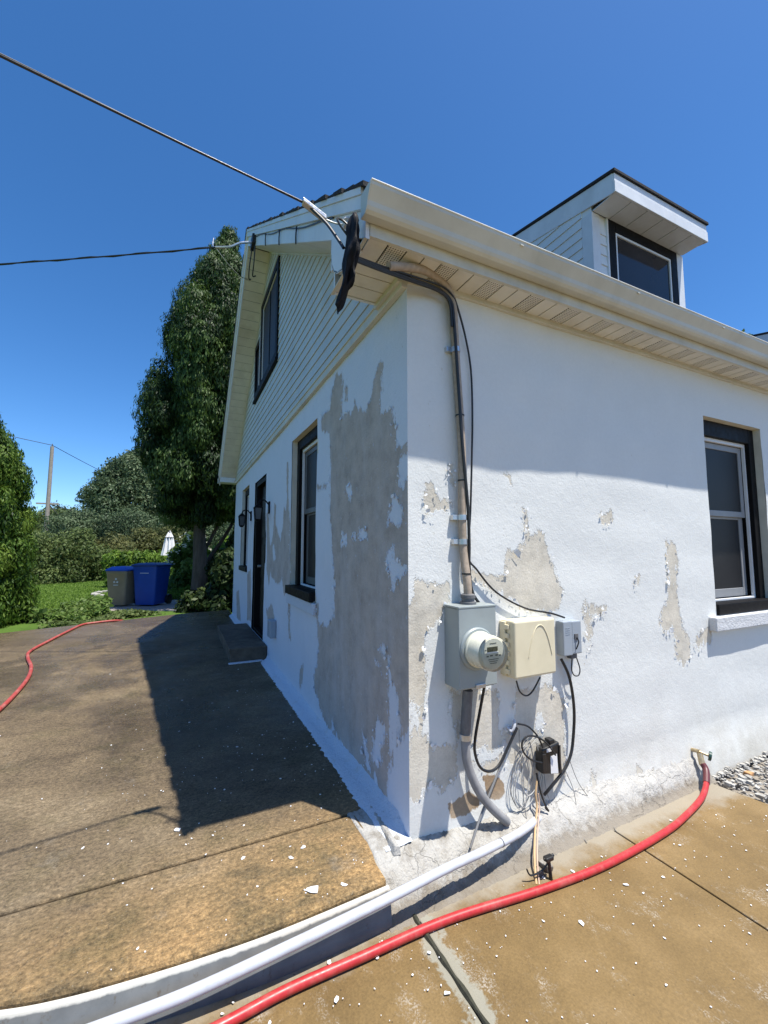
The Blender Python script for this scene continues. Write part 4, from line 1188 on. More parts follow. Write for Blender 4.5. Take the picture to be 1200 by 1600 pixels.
hub.build('conduit_hub', m_greycond, mt, smooth=True)

sc = thing('service_cable', (0.3, -0.03, 1.1), 'thick tan service cable clamped to the front wall above the meter', 'cable')
SERVICE_CABLE[-1] = (0.318, -0.062, 1.14)
SERVICE_CABLE[-2] = (0.317, -0.058, 1.22)
MB().tube(SERVICE_CABLE, 0.0215, 12, 6).build('jacket', m_tan, sc, smooth=True)
for (x, z, yy) in ((0.325, 2.42, -0.03), (0.335, 1.53, -0.032)):
    pass
def path_at(path, z):
    P = spline(path, 8)
    return min(P, key=lambda p: abs(p.z - z))
for z in (2.47, 1.545, 1.42):
    p = path_at(SERVICE_CABLE, z)
    MB().lathe([(0.0225, -0.014), (0.0255, -0.014), (0.0255, 0.014), (0.0225, 0.014)], (p.x, p.y, p.z), 'z', 16).build('strap', m_galv, sc, smooth=True)
    MB().box(p.x - 0.055, p.x - 0.02, p.y + 0.004, 0.006, p.z - 0.014, p.z + 0.014).build('strap_lug', m_galv, sc, bevel=0.002)
for z in (2.1, 1.75, 1.25):
    p = path_at(SERVICE_CABLE, z)
    MB().lathe([(0.0222, -0.004), (0.0245, -0.004), (0.0245, 0.004), (0.0222, 0.004)], (p.x, p.y, p.z), 'z', 16).build('cable_tie', m_rub, sc, smooth=True)

def cable(name, path, r, mat, label, sub=6, n=8, cat='cable', group=None):
    t = MB().tube(path, r, n, sub).build(name, mat, None, smooth=True)
    return tag(t, label, cat, group)
cable('black_cable', BLACK_A, 0.0085, m_rub, 'thick black cable running down beside the tan service cable into the meter box')
cable('black_cable', BLACK_B, 0.0055, m_rub, 'thin black cable bowing away from the service cable and over to the small grey box')
cable('black_cable', BLACK_C, 0.0075, m_rub, 'short black cable bundled under the soffit at the house corner')
cable('black_cable', LOOP_METER, 0.0075, m_rub, 'black cable hanging in a deep loop below the meter box')
cable('black_cable', LOOP_BEIGE, 0.0045, m_rub, 'short black cable looped under the beige box')
cable('black_cable', LOOP_GREY, 0.0085, m_rub, 'black cable curving down from the small grey box past the dangling black box')
cable('black_cable', LOOP_SMALL, 0.0035, m_rub, 'tiny black wire loop under the small grey box')
cable('black_cable', FIBRE_LEAD, 0.005, m_rub, 'short black lead arching from the white bracket to the dangling black box')
cable('black_cable', FIBRE_LOOP, 0.005, m_rub, 'coil of black cable on the dangling black box')
cable('grey_tube', GREY_TUBE, 0.0055, m_thinw, 'thin grey tube slanting down from the white bracket across the grey conduit', cat='tube')
cable('grey_wire', THIN_LOOP, 0.0028, m_thinw, 'long oval loop of thin grey wire left of the dangling black box', cat='wire')
cable('grey_wire', THIN_DROP, 0.0022, m_thinw, 'thin grey wire hanging straight down inside the oval wire loop', cat='wire')
cable('black_twisted_wire', TWIST, 0.0055, m_rub, 'twisted black wire end hanging below the dangling black box', cat='wire')
m_palew = plain('pale_wire', (0.42, 0.41, 0.38), 0.6)
for dx, dz, sc_, lab in ((0.03, 0.0, 1.0, 'pale thin wire loop crossing the oval grey loop'), (0.055, 0.02, 0.8, 'small pale wire loop nearest the dangling black box'), (-0.02, -0.015, 0.9, 'pale wire loop at the left of the wire tangle')):
    cx0 = sum(p_[0] for p_ in THIN_LOOP) / len(THIN_LOOP)
    cz0 = sum(p_[2] for p_ in THIN_LOOP) / len(THIN_LOOP)
    cable('pale_wire', [(cx0 + dx + (x - cx0) * sc_ * (0.8 if dx < 0 else 1.1) + 0.006 * math.sin(9 * z), y - 0.006, cz0 + dz + (z - cz0) * sc_) for x, y, z in THIN_LOOP], 0.0024, m_palew, lab, cat='wire')
cable('hair_wire', HAIR_A, 0.0018, m_thinw, 'hair-thin wire straggling right over the wall base to the joint', cat='wire')
cable('hair_wire', HAIR_B, 0.0018, m_thinw, 'hair-thin wire dropping to the pavement below the black box', cat='wire')
cable('tan_wire', TAN_WIRES, 0.0055, plain('tan_insulation', (0.50, 0.34, 0.18), 0.6), 'bare tan wires hanging to the pavement beside the white pipe end', cat='wire')
cable('tan_wire', [(x + 0.012, y - 0.006, z) for x, y, z in TAN_WIRES[1:]], 0.0035, plain('pink_insulation', (0.5, 0.36, 0.27), 0.6), 'thinner pinkish wire beside the bare tan wires', cat='wire')
mb = MB()
for k in range(3):
    P0 = [(-0.013 * k + 0.86, -0.03 - 0.006 * k, 0.20 - 0.02 * k), (0.80 + 0.02 * k, -0.035, 0.10), (0.79 + 0.03 * k, -0.04, 0.03), (0.83 + 0.02 * k, -0.05, -0.03)]
    mb.tube(P0, 0.0018, 5, 6)
tag(mb.build('loose_wire_strands', m_thinw), 'tangle of fine loose wire strands under the dangling black box', 'wire')

gc = thing('grey_conduit', (0.33, 0, 0.6), 'grey conduit bending from the meter box into the wall base', 'conduit')
MB().tube(GREY_CONDUIT[:3], 0.026, 14, 6).build('steel_sleeve', m_greycond, gc, smooth=True)
MB().tube(GREY_CONDUIT[2:], 0.0225, 14, 6).build('bent_pipe', m_pvcg if False else plain('faded_grey_pipe', (0.24, 0.24, 0.245), 0.55, 0.2, 14, dirt=(0.1, 0.1, 0.1), dirt_amt=0.6), gc, smooth=True)
p = GREY_CONDUIT[2]
MB().lathe([(0.024, -0.016), (0.030, -0.016), (0.030, 0.012), (0.024, 0.012)], (p[0], p[1], p[2]), 'z', 16).build('coupling', m_galv, gc, smooth=True)

bx = thing('beige_service_box', (0.72, 0, 0.69), 'beige plastic utility box with arched lid between the meter and the small grey box', 'utility box')
MB().box(0.585, 0.885, -0.055, 0.004, 0.690, 0.992).build('base', m_beige, bx, bevel=0.008)
lid = MB().box(0.578, 0.878, -0.112, -0.052, 0.694, 0.996).build('lid', m_beige, bx, bevel=0.012, seg=3)
pts = []
for i in range(17):
    a = i / 16
    xx = 0.675 + 0.17 * a
    pts.append((xx, -0.1125, 0.80 + 0.165 * (1 - abs(2 * a - 1) ** 2.2)))
MB().tube(pts, 0.0032, 6, 1).build('arch_ridge', m_beige, lid, smooth=True)
for k in range(6):
    zz = 0.712 + 0.047 * k
    MB().box(0.567, 0.580, -0.075, -0.045, zz, zz + 0.026).build('hinge', m_beige, bx, bevel=0.003)
MB().box(0.572, 0.588, -0.045, -0.002, 0.70, 0.985).build('hinge_strip', m_beige, bx, bevel=0.003)

gb_ = thing('grey_network_box', (1.08, 0, 0.755), 'small grey plastic box with dark latch right of the beige box', 'utility box')
MB().box(1.003, 1.076, -0.056, 0.004, 0.756, 0.955).build('left_cover', m_greypl, gb_, bevel=0.006)
MB().box(1.078, 1.158, -0.052, 0.004, 0.760, 0.952).build('right_cover', m_greypl, gb_, bevel=0.006)
MB().box(1.085, 1.135, -0.035, 0.0, 0.728, 0.757).build('cable_entry', m_greycond, gb_, bevel=0.004)
MB().box(1.094, 1.124, -0.058, -0.05, 0.845, 0.878).build('latch_plate', m_greycond, gb_, bevel=0.002)
MB().tube([(1.108, -0.06, 0.858), (1.112, -0.068, 0.835), (1.104, -0.068, 0.815), (1.098, -0.06, 0.79)], 0.004, 6, 4).build('latch_hook', m_rub, gb_, smooth=True)
mb = MB()
for k in range(4):
    mb.box(1.02, 1.055, -0.0575, -0.0555, 0.915 - 0.012 * k, 0.918 - 0.012 * k)
mb.build('raised_lines', m_greypl, gb_)
MB().cyl((1.158, -0.025, 0.87), (1.165, -0.025, 0.87), 0.008).build('screw', m_galv, gb_)

fb_ = thing('fibre_box', (0.87, -0.04, 0.13), 'small black box with white sticker dangling among the cables', 'junction box')
bmx = MB().prism([(0.800, -0.06, 0.150), (0.955, -0.06, 0.118), (0.958, -0.005, 0.118), (0.803, -0.005, 0.150)], [(0.806, -0.06, 0.278), (0.935, -0.06, 0.296), (0.938, -0.005, 0.296), (0.809, -0.005, 0.278)])
bmx.build('case', m_rub, fb_, bevel=0.008)
MB().prism([(0.862, -0.0615, 0.142), (0.918, -0.0615, 0.132), (0.918, -0.0605, 0.132), (0.862, -0.0605, 0.142)], [(0.862, -0.0615, 0.232), (0.912, -0.0615, 0.236), (0.912, -0.0605, 0.236), (0.862, -0.0605, 0.232)]).build('sticker', m_paper, fb_)
MB().box(0.835, 0.875, -0.0615, -0.0605, 0.258, 0.276).build('sticker', m_paper, fb_)
MB().box(0.872, 0.91, -0.05, -0.01, 0.290, 0.312).build('clip', m_rub, fb_, bevel=0.004)
MB().box(0.80, 0.825, -0.066, -0.0605, 0.165, 0.255).build('rib', m_rub, fb_, bevel=0.002)
MB().box(0.925, 0.938, -0.066, -0.0605, 0.14, 0.28).build('rib', m_rub, fb_, bevel=0.002)

br = thing('white_bracket', (0.62, 0, 0.42), 'small white bracket on the wall at the top of the hanging wires', 'bracket')
MB().tube([(0.602, -0.012, 0.418), (0.615, -0.03, 0.40), (0.632, -0.035, 0.425), (0.645, -0.02, 0.45)], 0.007, 6, 4).build('hook', m_pvc, br, smooth=True)
MB().box(0.622, 0.642, -0.02, 0.0, 0.37, 0.412).build('plate', m_pvc, br, bevel=0.003)

# white pvc pipe sweeping from the wall base to the left
pv_ = thing('white_pipe', (0.4, -0.2, -0.2), 'long white plastic pipe sweeping from the wall base over the kerb', 'pipe')
MB().tube(PVC, 0.0185, 18, 8).build('pipe', m_pvc, pv_, smooth=True)
pp = spline(PVC, 8)
i0 = 27
a, b = pp[i0], pp[i0 + 1]
MB().tube([a, a + (b - a).normalized() * 0.006], 0.0195, 18, 1).build('pipe_band', m_greycond, pv_, smooth=True)

# red hose on the right and its tap
hs = thing('red_hose', (0.5, -0.25, -0.2), 'bright red hose lying along the front wall and joined to the wall tap', 'hose')
HR = [(-1.75, -0.42, -0.105), (-1.25, -0.355, -0.114), (-0.854, -0.32, -0.1235), (-0.645, -0.299, -0.128), (-0.384, -0.295, -0.1335), (0.018, -0.291, -0.1425), (0.505, -0.335, -0.153), (0.919, -0.35, -0.1625), (1.436, -0.317, -0.1735), (1.75, -0.265, -0.18), (1.99, -0.212, -0.176), (2.13, -0.165, -0.148), (2.21, -0.125, -0.105), (2.222, -0.100, -0.075)]
MB().tube(HR, 0.0165, 16, 8).build('tube', m_hose, hs, smooth=True)
MB().tube(HR[-3:], 0.0195, 14, 6).build('bend_guard', plain('dark_hose_guard', (0.10, 0.02, 0.025), 0.5), hs, smooth=True)
sp = thing('garden_tap', (2.262, 0, -0.03), 'garden tap with dark green handle on the front wall holding the red hose', 'tap')
MB().cyl((2.262, 0.02, -0.03), (2.248, -0.07, -0.012), 0.012, 0.013).build('stem', m_brass, sp, smooth=True)
MB().lathe([(0.03, 0), (0.03, 0.006), (0.018, 0.010)], (2.262, 0.0, -0.03), 'y', 18).build('flange', m_brass, sp, smooth=True)
MB().cyl((2.240, -0.075, -0.02), (2.222, -0.098, -0.085), 0.017, 0.019).build('spout', m_brass, sp, smooth=True)
MB().cyl((2.246, -0.07, -0.012), (2.270, -0.115, -0.025), 0.008).build('spindle', m_brass, sp, smooth=True)
c0 = Vector((2.270, -0.115, -0.025))
d0 = Vector((0.46, -0.86, -0.2)).normalized()
mb = MB()
mb.cyl(c0, c0 + d0 * 0.016, 0.031, 0.029, 14)
mb.build('handle', m_greenh, sp, smooth=True, bevel=0.003)

# old red hose on the patio
h2 = [(-5.4, 3.4, -0.10), (-4.75, 3.0, 0.015), (-3.9, 2.4, 0.02), (-3.2, 1.95, 0.02), (-2.7, 1.92, 0.02), (-2.42, 2.3, 0.02), (-2.369, 2.915, 0.02), (-2.418, 3.773, 0.02), (-2.53, 4.4, 0.02), (-2.70, 4.95, 0.02), (-2.79, 5.4, 0.02), (-2.74, 6.1, 0.02), (-2.66, 6.9, 0.02), (-2.574, 7.5, 0.02), (-2.40, 7.66, 0.02), (-2.1, 7.76, 0.02), (-1.9, 8.1, -0.06)]
cable('dusty_red_hose', h2, 0.019, m_hose_old, 'faded red hose winding over the patio towards the bins', 8, 12, 'hose')

# clamp on a ground rod near the wall base
gr = thing('ground_clamp', (0.60, -0.285, -0.17), 'black ground rod clamp standing in the pavement by the tan wires', 'clamp')
MB().cyl((0.600, -0.290, -0.180), (0.592, -0.285, -0.070), 0.009, 0.008, 10).build('rod', m_rub, gr, smooth=True)
MB().box(0.568, 0.615, -0.300, -0.273, -0.088, -0.068).build('clamp_body', m_rub, gr, bevel=0.005)
MB().cyl((0.565, -0.285, -0.078), (0.625, -0.285, -0.074), 0.007, 0.007, 8).build('bolt', m_rub, gr, smooth=True)
MB().tube([(0.600, -0.285, -0.090), (0.560, -0.275, -0.130), (0.500, -0.265, -0.140), (0.480, -0.260, -0.110)], 0.004, 6, 5).build('ground_wire', m_rub, gr, smooth=True)

# ------------------------------------------------------------------ service drop at the corner
bag = thing('black_bag', (-0.40, -0.2, 2.5), 'black cloth bag hanging below the gutter end at the cable entry', 'bag')
n_r, n_c = 40, 30
bv = []
for i in range(n_r):
    t = i / (n_r - 1)
    wid = 0.022 + 0.024 * min(1, t / 0.25) + 0.006 * math.sin(t * 14) + 0.004 * t
    cx_ = -0.385 - 0.03 * t
    cy_ = -0.20 - 0.035 * math.sin(t * 3.1) + 0.035 * t
    for j in range(n_c):
        a = 2 * math.pi * j / n_c
        r = 1 + 0.22 * math.sin(3 * a + 4 * t) + 0.15 * math.sin(5 * a - 8 * t + 1) + 0.10 * math.sin(2 * a + 9 * t) + 0.05 * math.sin(11 * a + 13 * t) + random.gauss(0, 0.008)
        zc = 2.885 - 0.375 * t + 0.055 * math.sin(a + 2.4) * t ** 3 + 0.010 * t * math.sin(5 * a)
        bv.append((cx_ + 0.50 * wid * r * math.cos(a), cy_ + 1.1 * wid * r * math.sin(a), zc))
mb = MB()
mb.add(bv, [(i * n_c + j, i * n_c + (j + 1) % n_c, (i + 1) * n_c + (j + 1) % n_c, (i + 1) * n_c + j) for i in range(n_r - 1) for j in range(n_c)] + [tuple(range(n_c)), tuple((n_r - 1) * n_c + j for j in range(n_c))])
mb.build('cloth', m_bag, bag, smooth=True)
MB().tube([(-0.40, -0.175, 2.80), (-0.44, -0.175, 2.84), (-0.45, -0.165, 2.875), (-0.42, -0.155, 2.885), (-0.395, -0.165, 2.86)], 0.005, 6, 5).build('tie_loop', m_rub, bag, smooth=True)

wz = lambda x: 2.993 - 0.012 * (-x - 0.54) + 0.006 * (x + 0.54) ** 2
sw = []
for k in range(26):
    x = -0.56 - 0.55 * k
    sw.append((x, -0.05 + 0.145 * (x + 0.54) , wz(x) + 0.0))
drop = thing('service_drop', (-0.5, -0.05, 2.98), 'thick black overhead service wire clamped at the house corner', 'overhead wire')
MB().tube(sw, 0.0048, 10, 2).build('wire', m_rub, drop, smooth=True)
MB().tube([(x, y + 0.007 * math.cos(i * 0.9), z + 0.007 * math.sin(i * 0.9)) for i, (x, y, z) in enumerate(sw)], 0.0022, 6, 3).build('neutral_strand', m_thinw, drop, smooth=True)
MB().prism([(-0.585, -0.075, 2.985), (-0.585, -0.04, 2.985), (-0.585, -0.04, 3.005), (-0.585, -0.075, 3.005)], [(-0.465, -0.06, 2.945), (-0.465, -0.025, 2.945), (-0.465, -0.025, 2.968), (-0.465, -0.06, 2.968)]).build('wedge_clamp', m_galv, drop, bevel=0.004)
MB().tube([(-0.47, -0.045, 2.955), (-0.42, -0.06, 2.94), (-0.36, -0.09, 2.93)], 0.004, 6, 5).build('bail_wire', m_galv, drop, smooth=True)
MB().lathe([(0.02, 0), (0.024, 0.01), (0.016, 0.02), (0.024, 0.03), (0.02, 0.04)], (-0.372, -0.09, 2.915), 'z', 14).build('insulator', m_pvc, drop, smooth=True)
MB().tube([(-0.55, -0.052, 2.985), (-0.48, -0.09, 2.90), (-0.44, -0.14, 2.80), (-0.42, -0.17, 2.74)], 0.0075, 8, 6).build('drip_loop', m_rub, drop, smooth=True)

# second line at the ridge
rl = thing('ridge_line', (-0.6, 3.7, 5.5), 'twisted black overhead line hooked to the bracket under the roof peak', 'overhead wire')
A0 = Vector((-0.92, 3.62, 5.20))
A0 = Vector((-0.78, 3.52, 5.14))
l2 = []
for k in range(20):
    t = k / 19
    s_ = 6 * t
    l2.append((A0.x - 2.42 * s_, A0.y + 1.2 * s_, A0.z - 0.23 * s_ + 0.03 * s_ * s_))
MB().tube(l2, 0.0085, 8, 4).build('wire', m_rub, rl, smooth=True)
MB().tube([(x, y + 0.011 * math.cos(i * 1.3), z + 0.011 * math.sin(i * 1.3)) for i, (x, y, z) in enumerate([tuple(q) for q in spline(l2, 6)])], 0.006, 6, 1).build('twist_wire', m_rub, rl, smooth=True)
MB().tube([A0, (-0.62, 3.45, 5.15), (-0.5, 3.42, 5.22), (-0.345, 3.40, 5.27)], 0.014, 8, 5).build('bracket_arm', m_galv, rl, smooth=True)
MB().box(-0.37, -0.326, 3.30, 3.48, 5.20, 5.32).build('bracket_plate', m_rub, rl, bevel=0.004)
MB().tube([A0, A0 + Vector((-0.03, 0.06, 0.06)), A0 + Vector((-0.02, 0.12, 0.2))], 0.006, 6, 4).build('tie_end', m_galv, rl, smooth=True)
MB().tube([A0, (-0.62, 3.6, 5.02), (-0.46, 3.72, 4.98), (-0.35, 3.78, 5.0)], 0.005, 6, 5).build('tail_wire', m_galv, rl, smooth=True)
MB().tube([(-0.35, 3.45, 5.22), (-0.37, 3.5, 5.0), (-0.36, 3.6, 4.9), (-0.33, 3.65, 4.93)], 0.008, 6, 5).build('drop_lead', m_rub, rl, smooth=True)
MB().tube([(-0.34, 3.25, 5.12), (-0.345, 3.3, 4.9), (-0.34, 3.4, 4.82), (-0.30, 3.45, 4.86)], 0.008, 6, 5).build('drop_lead', m_rub, rl, smooth=True)
rc = thing('rake_cable', (-0.34, 1.6, 4.1), 'thin black cable clipped along the white rake board', 'cable')
pr_ = [(OV - 0.006, y, sof_r(y) + 0.115 + 0.012 * math.sin(y * 5)) for y in np.arange(0.25, 3.3, 0.15)]
MB().tube(pr_, 0.005, 6, 2).build('lead', m_rub, rc, smooth=True)
for y in (1.1, 1.75, 2.5):
    MB().tube([(OV - 0.012, y, sof_r(y) + 0.12), (OV - 0.014, y + 0.01, sof_r(y) + 0.05), (OV - 0.008, y + 0.03, sof_r(y) + 0.0)], 0.006, 6, 4).build('clip', m_rub, rc, smooth=True)

# ------------------------------------------------------------------ paint flakes and rubble
m_flake = plain('white_flake', (0.74, 0.75, 0.76), 0.7, 0.05, 30)
def flake_poly(cx_, cy_, cz_, s, el=1.5):
    k = random.randint(5, 7)
    a0 = random.uniform(0, 6.28)
    rot = random.uniform(0, 6.28)
    top, bot = [], []
    tx, ty = random.gauss(0, 0.12), random.gauss(0, 0.12)
    for i in range(k):
        a = a0 + i * 6.283 / k
        r = s * random.uniform(0.6, 1.15)
        u, v = r * el * math.cos(a), r * math.sin(a)
        x, y = u * math.cos(rot) - v * math.sin(rot), u * math.sin(rot) + v * math.cos(rot)
        h = abs(tx * x + ty * y)
        top.append((cx_ + x, cy_ + y, cz_ + 0.0022 + h))
        bot.append((cx_ + x, cy_ + y, cz_ + 0.0004 + h))
    return bot, top
for (x, y, z, s, lab) in ((-0.50, -0.087, 0, 0.021, 'largest white paint flake on the tan strip of the patio near the kerb'), (-0.375, -0.12, 0, 0.010, 'white paint flake on the patio edge next to the corner footing'), (-0.47, 0.17, 0, 0.010, 'white paint flake in the middle of the tan patio strip'), (-0.73, 0.22, 0, 0.009, 'white paint flake left of the others on the tan patio strip'), (0.525, -0.518, -0.168, 0.011, 'white paint flake on the tan pavement between the two joints below the red hose'), (-0.50, -0.385, -0.146, 0.010, 'white paint flake on the pavement left of the mossy joint below the red hose'), (-1.0, 0.56, 0, 0.012, 'white paint flake at the tip of the house shadow on the patio')):
    b_, t_ = flake_poly(x, y, z, s, 1.6)
    tag(MB().prism(b_, t_).build('paint_flake', m_flake), lab, 'paint flake', 'larger paint flakes')
mb = MB()
for i in range(230):
    # patio, denser towards the house
    y = abs(random.gauss(0, 1.6)) - 0.15
    x = -0.12 - abs(random.gauss(0, 0.9))
    if y < 0.3 and x < -2.2: continue
    if y < -0.1 and x < -1.2: continue
    s = min(0.009, random.lognormvariate(math.log(0.0022), 0.55))
    mb.prism(*flake_poly(x, y, 0.0, s, random.uniform(1, 2)))
for i in range(330):
    x = random.uniform(-1.3, 2.2)
    y = -0.25 - abs(random.gauss(0, 0.45))
    s = min(0.009, random.lognormvariate(math.log(0.0020), 0.55))
    mb.prism(*flake_poly(x, y, -0.1475 - 0.022 * (x + 0.4), s, random.uniform(1, 2)))
tag(mb.build('paint_flakes', m_flake), 'small white paint flakes strewn over the patio and pavement', 'paint flakes', kind='stuff')

m_rubble = plain('pale_rubble', (0.36, 0.35, 0.325), 0.9, 0.3, 14, 0.5, dirt=(0.16, 0.13, 0.10), dirt_amt=0.85)
mb = MB()
def chunk(mb, c, s):
    vs_ = []
    for dx in (-1, 1):
        for dy in (-1, 1):
            for dz in (-1, 1):
                vs_.append((c[0] + dx * s * random.uniform(0.5, 1.2), c[1] + dy * s * random.uniform(0.5, 1.2), c[2] + dz * s * random.uniform(0.3, 0.7)))
    mb.add(vs_, [(0, 1, 3, 2), (4, 6, 7, 5), (0, 4, 5, 1), (2, 3, 7, 6), (0, 2, 6, 4), (1, 5, 7, 3)])
for i in range(650):
    x = 2.36 + abs(random.gauss(0, 0.9))
    y = -0.05 - abs(random.gauss(0, 0.22))
    if x > 6 or x < 2.36 + 0.22 * max(0, -y): continue
    h = 0.035 * math.exp(-((y + 0.05) / 0.25) ** 2) * min(1, (x - 2.3) / 0.25)
    chunk(mb, (x, y, -0.262 + h + random.uniform(0, 0.025)), min(0.019, random.lognormvariate(math.log(0.008), 0.6)))
tag(mb.build('rubble', m_rubble), 'heap of pale render rubble against the wall beyond the pavement', 'rubble', kind='stuff')
mb = MB(); chunk(mb, (2.66, -0.16, -0.205), 0.026)
tag(mb.build('brick_fragment', plain('brick_fragment_clay', (0.40, 0.22, 0.10), 0.9, 0.3, 30, 0.5), bevel=0.006), 'orange brick fragment lying on the pale rubble heap', 'brick')
mb = MB()
chunk(mb, (0.63, -0.235, -0.155), 0.030)
chunk(mb, (0.575, -0.24, -0.16), 0.022)
tag(mb.build('mortar_lump', m_footing, bevel=0.006), 'pale mortar lump at the wall base beside the ground clamp', 'mortar')
mb = MB()
mb.tube([(-0.092, -0.2, -0.158), (-0.088, -0.4, -0.159), (-0.080, -0.7, -0.159), (-0.086, -1.2, -0.159)], lambda t: 0.010 + 0.003 * math.sin(t * 40), 6, 14)
tag(mb.build('joint_dirt', plain('dark_joint_dirt', (0.035, 0.035, 0.022), 0.95, 0.4, 40, 0.8)), 'dark mossy dirt filling the pavement joint by the corner', 'dirt', kind='stuff')
# ------------------------------------------------------------------ vegetation
def leaf_cards(centers, normals, size, aspect, jitter, seed, updir=0.0):
    """one small bent leaf (two triangles as a quad) per centre"""
    r = np.random.default_rng(seed)
    n = len(centers)
    nr = normals + r.normal(size=(n, 3)) * jitter
    nr /= np.linalg.norm(nr, axis=1, keepdims=True) + 1e-9
    ref = r.normal(size=(n, 3))
    ref[:, 2] += updir
    t = ref - (ref * nr).sum(1, keepdims=True) * nr
    t /= np.linalg.norm(t, axis=1, keepdims=True) + 1e-9
    b = np.cross(nr, t)
    s = size * r.uniform(0.6, 1.35, (n, 1))
    L_, W_ = t * s * aspect, b * s
    v = np.stack([centers - L_, centers + W_ * 0.9 + nr * s * 0.15, centers + L_, centers - W_ * 0.9 + nr * s * 0.15], 1).reshape(-1, 3)
    q = np.arange(4 * n).reshape(n, 4)
    return v, q

def lobes_cloud(lobes, per_area, seed, inner=0.25):
    """lobes: list of (centre, radius vector); leaves scattered over each lobe's shell"""
    r = np.random.default_rng(seed)
    C_, N_, K_ = [], [], []
    for c, rad in lobes:
        rad = np.asarray(rad, float)
        area = 4 * math.pi * (rad.prod()) ** (2 / 3)
        n = max(12, int(area * per_area))
        d = r.normal(size=(n, 3))
        d /= np.linalg.norm(d, axis=1, keepdims=True)
        rr = np.where(r.random(n) < inner, r.uniform(0.3, 0.85, n), r.uniform(0.82, 1.08, n))
        bump = 1 + 0.16 * np.sin(d[:, 0] * 9 + c[0] * 7) * np.sin(d[:, 1] * 8 + c[1] * 5) + 0.12 * np.sin(d[:, 2] * 11 + c[2] * 3)
        p = np.asarray(c) + d * rad * (rr * bump)[:, None]
        C_.append(p)
        nn = d / rad
        nn /= np.linalg.norm(nn, axis=1, keepdims=True)
        N_.append(nn)
        K_.append(np.clip(0.5 + 0.25 * r.normal() + r.normal(size=n) * 0.18, 0, 1))
    return np.concatenate(C_), np.concatenate(N_), np.concatenate(K_)

def foliage(name, lobes, per_area, size, mat, parent, seed, aspect=1.8, jitter=0.55, updir=0.8, inner=0.25):
    C_, N_, K_ = lobes_cloud(lobes, per_area, seed, inner)
    v, q = leaf_cards(C_, N_, size, aspect, jitter, seed + 1, updir)
    v = v - np.array(origin(parent))
    me = fast_mesh(name, v, q, None, {'rnd': K_})
    return link(name, me, mat, parent)

def envelope_lobes(base, z0, z1, rfun, n, lr, seed, flat=1.0, squash=1.25, fill=0.3):
    """lobes spread over a crown whose radius at height fraction t is rfun(t)"""
    r = np.random.default_rng(seed)
    out = []
    while len(out) < n:
        t = r.random()
        R_ = rfun(t)
        if r.random() > (R_ + 0.15) / 2.2 * 1.2 and R_ < 1.0 and r.random() < 0.5:
            continue
        a = r.uniform(0, 6.283)
        l_ = lr * r.uniform(0.65, 1.3) * (0.55 + 0.45 * min(1, R_ / 0.8))
        rad = max(0.02, R_ - l_ * 0.6) * (r.uniform(0.80, 1.14) if r.random() > fill else r.uniform(0.2, 0.8))
        out.append(((base[0] + rad * math.cos(a), base[1] + rad * math.sin(a) * flat, z0 + (z1 - z0) * t), (l_, l_, l_ * squash)))
    return out

def trunk(path, r0, r1, mat, parent, name='trunk'):
    return MB().tube(path, lambda t: r0 + (r1 - r0) * t, 12, 5).build(name, mat, parent, smooth=True)

lf_thuja = leaf_mat('thuja_leaves', (0.007, 0.022, 0.006), (0.031, 0.070, 0.016), (0.105, 0.17, 0.038), 0.3)
lf_thuja2 = leaf_mat('hedge_thuja_leaves', (0.014, 0.040, 0.006), (0.060, 0.125, 0.016), (0.16, 0.24, 0.036), 0.35)
lf_pine = leaf_mat('pine_needles', (0.026, 0.047, 0.023), (0.062, 0.10, 0.046), (0.125, 0.17, 0.08), 0.25)
lf_shrub = leaf_mat('shrub_leaves', (0.038, 0.062, 0.017), (0.095, 0.135, 0.038), (0.165, 0.21, 0.07), 0.35)
lf_red = leaf_mat('bronze_leaves', (0.038, 0.052, 0.017), (0.095, 0.115, 0.036), (0.17, 0.17, 0.06), 0.35)
lf_bright = leaf_mat('bright_leaves', (0.05, 0.10, 0.012), (0.12, 0.21, 0.025), (0.20, 0.30, 0.05), 0.4)
lf_broad = leaf_mat('broad_leaves', (0.03, 0.065, 0.012), (0.085, 0.155, 0.026), (0.19, 0.26, 0.07), 0.4)
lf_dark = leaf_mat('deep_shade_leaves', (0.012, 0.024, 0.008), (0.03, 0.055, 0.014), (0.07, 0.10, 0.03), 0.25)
m_petal = plain('white_petals', (0.75, 0.74, 0.62), 0.6, 0.05)

# tall arborvitae behind the far end of the house
TB = (-0.56, 10.3)
tt = thing('arborvitae_tree', (TB[0], TB[1], -0.13), 'tall dark arborvitae tree with a bare lower trunk beyond the house', 'tree')
trunk([(TB[0], TB[1], -0.2), (TB[0] + 0.02, TB[1], 0.9), (TB[0] - 0.03, TB[1] + 0.02, 2.0), (TB[0] + 0.05, TB[1], 3.4), (TB[0] + 0.25, TB[1], 7.5)], 0.23, 0.05, m_bark, tt)
trunk([(TB[0] + 0.05, TB[1] + 0.1, 1.2), (TB[0] + 0.5, TB[1] + 0.3, 2.2), (TB[0] + 0.85, TB[1] + 0.4, 3.4)], 0.05, 0.03, m_bark, tt, 'limb')
trunk([(TB[0] + 0.1, TB[1] + 0.3, 0.9), (TB[0] + 0.8, TB[1] + 0.7, 2.0), (TB[0] + 1.3, TB[1] + 0.7, 3.3)], 0.06, 0.03, m_bark, tt, 'limb')
def tall_r(t):
    pts = [(0, 0.75), (0.07, 1.25), (0.2, 1.5), (0.42, 1.52), (0.58, 1.38), (0.70, 1.05), (0.80, 0.72), (0.90, 0.40), (1.0, 0.08)]
    for (a, ra), (b, rb) in zip(pts, pts[1:]):
        if t <= b:
            return ra + (rb - ra) * (t - a) / (b - a)
    return 0.1
lobes = []
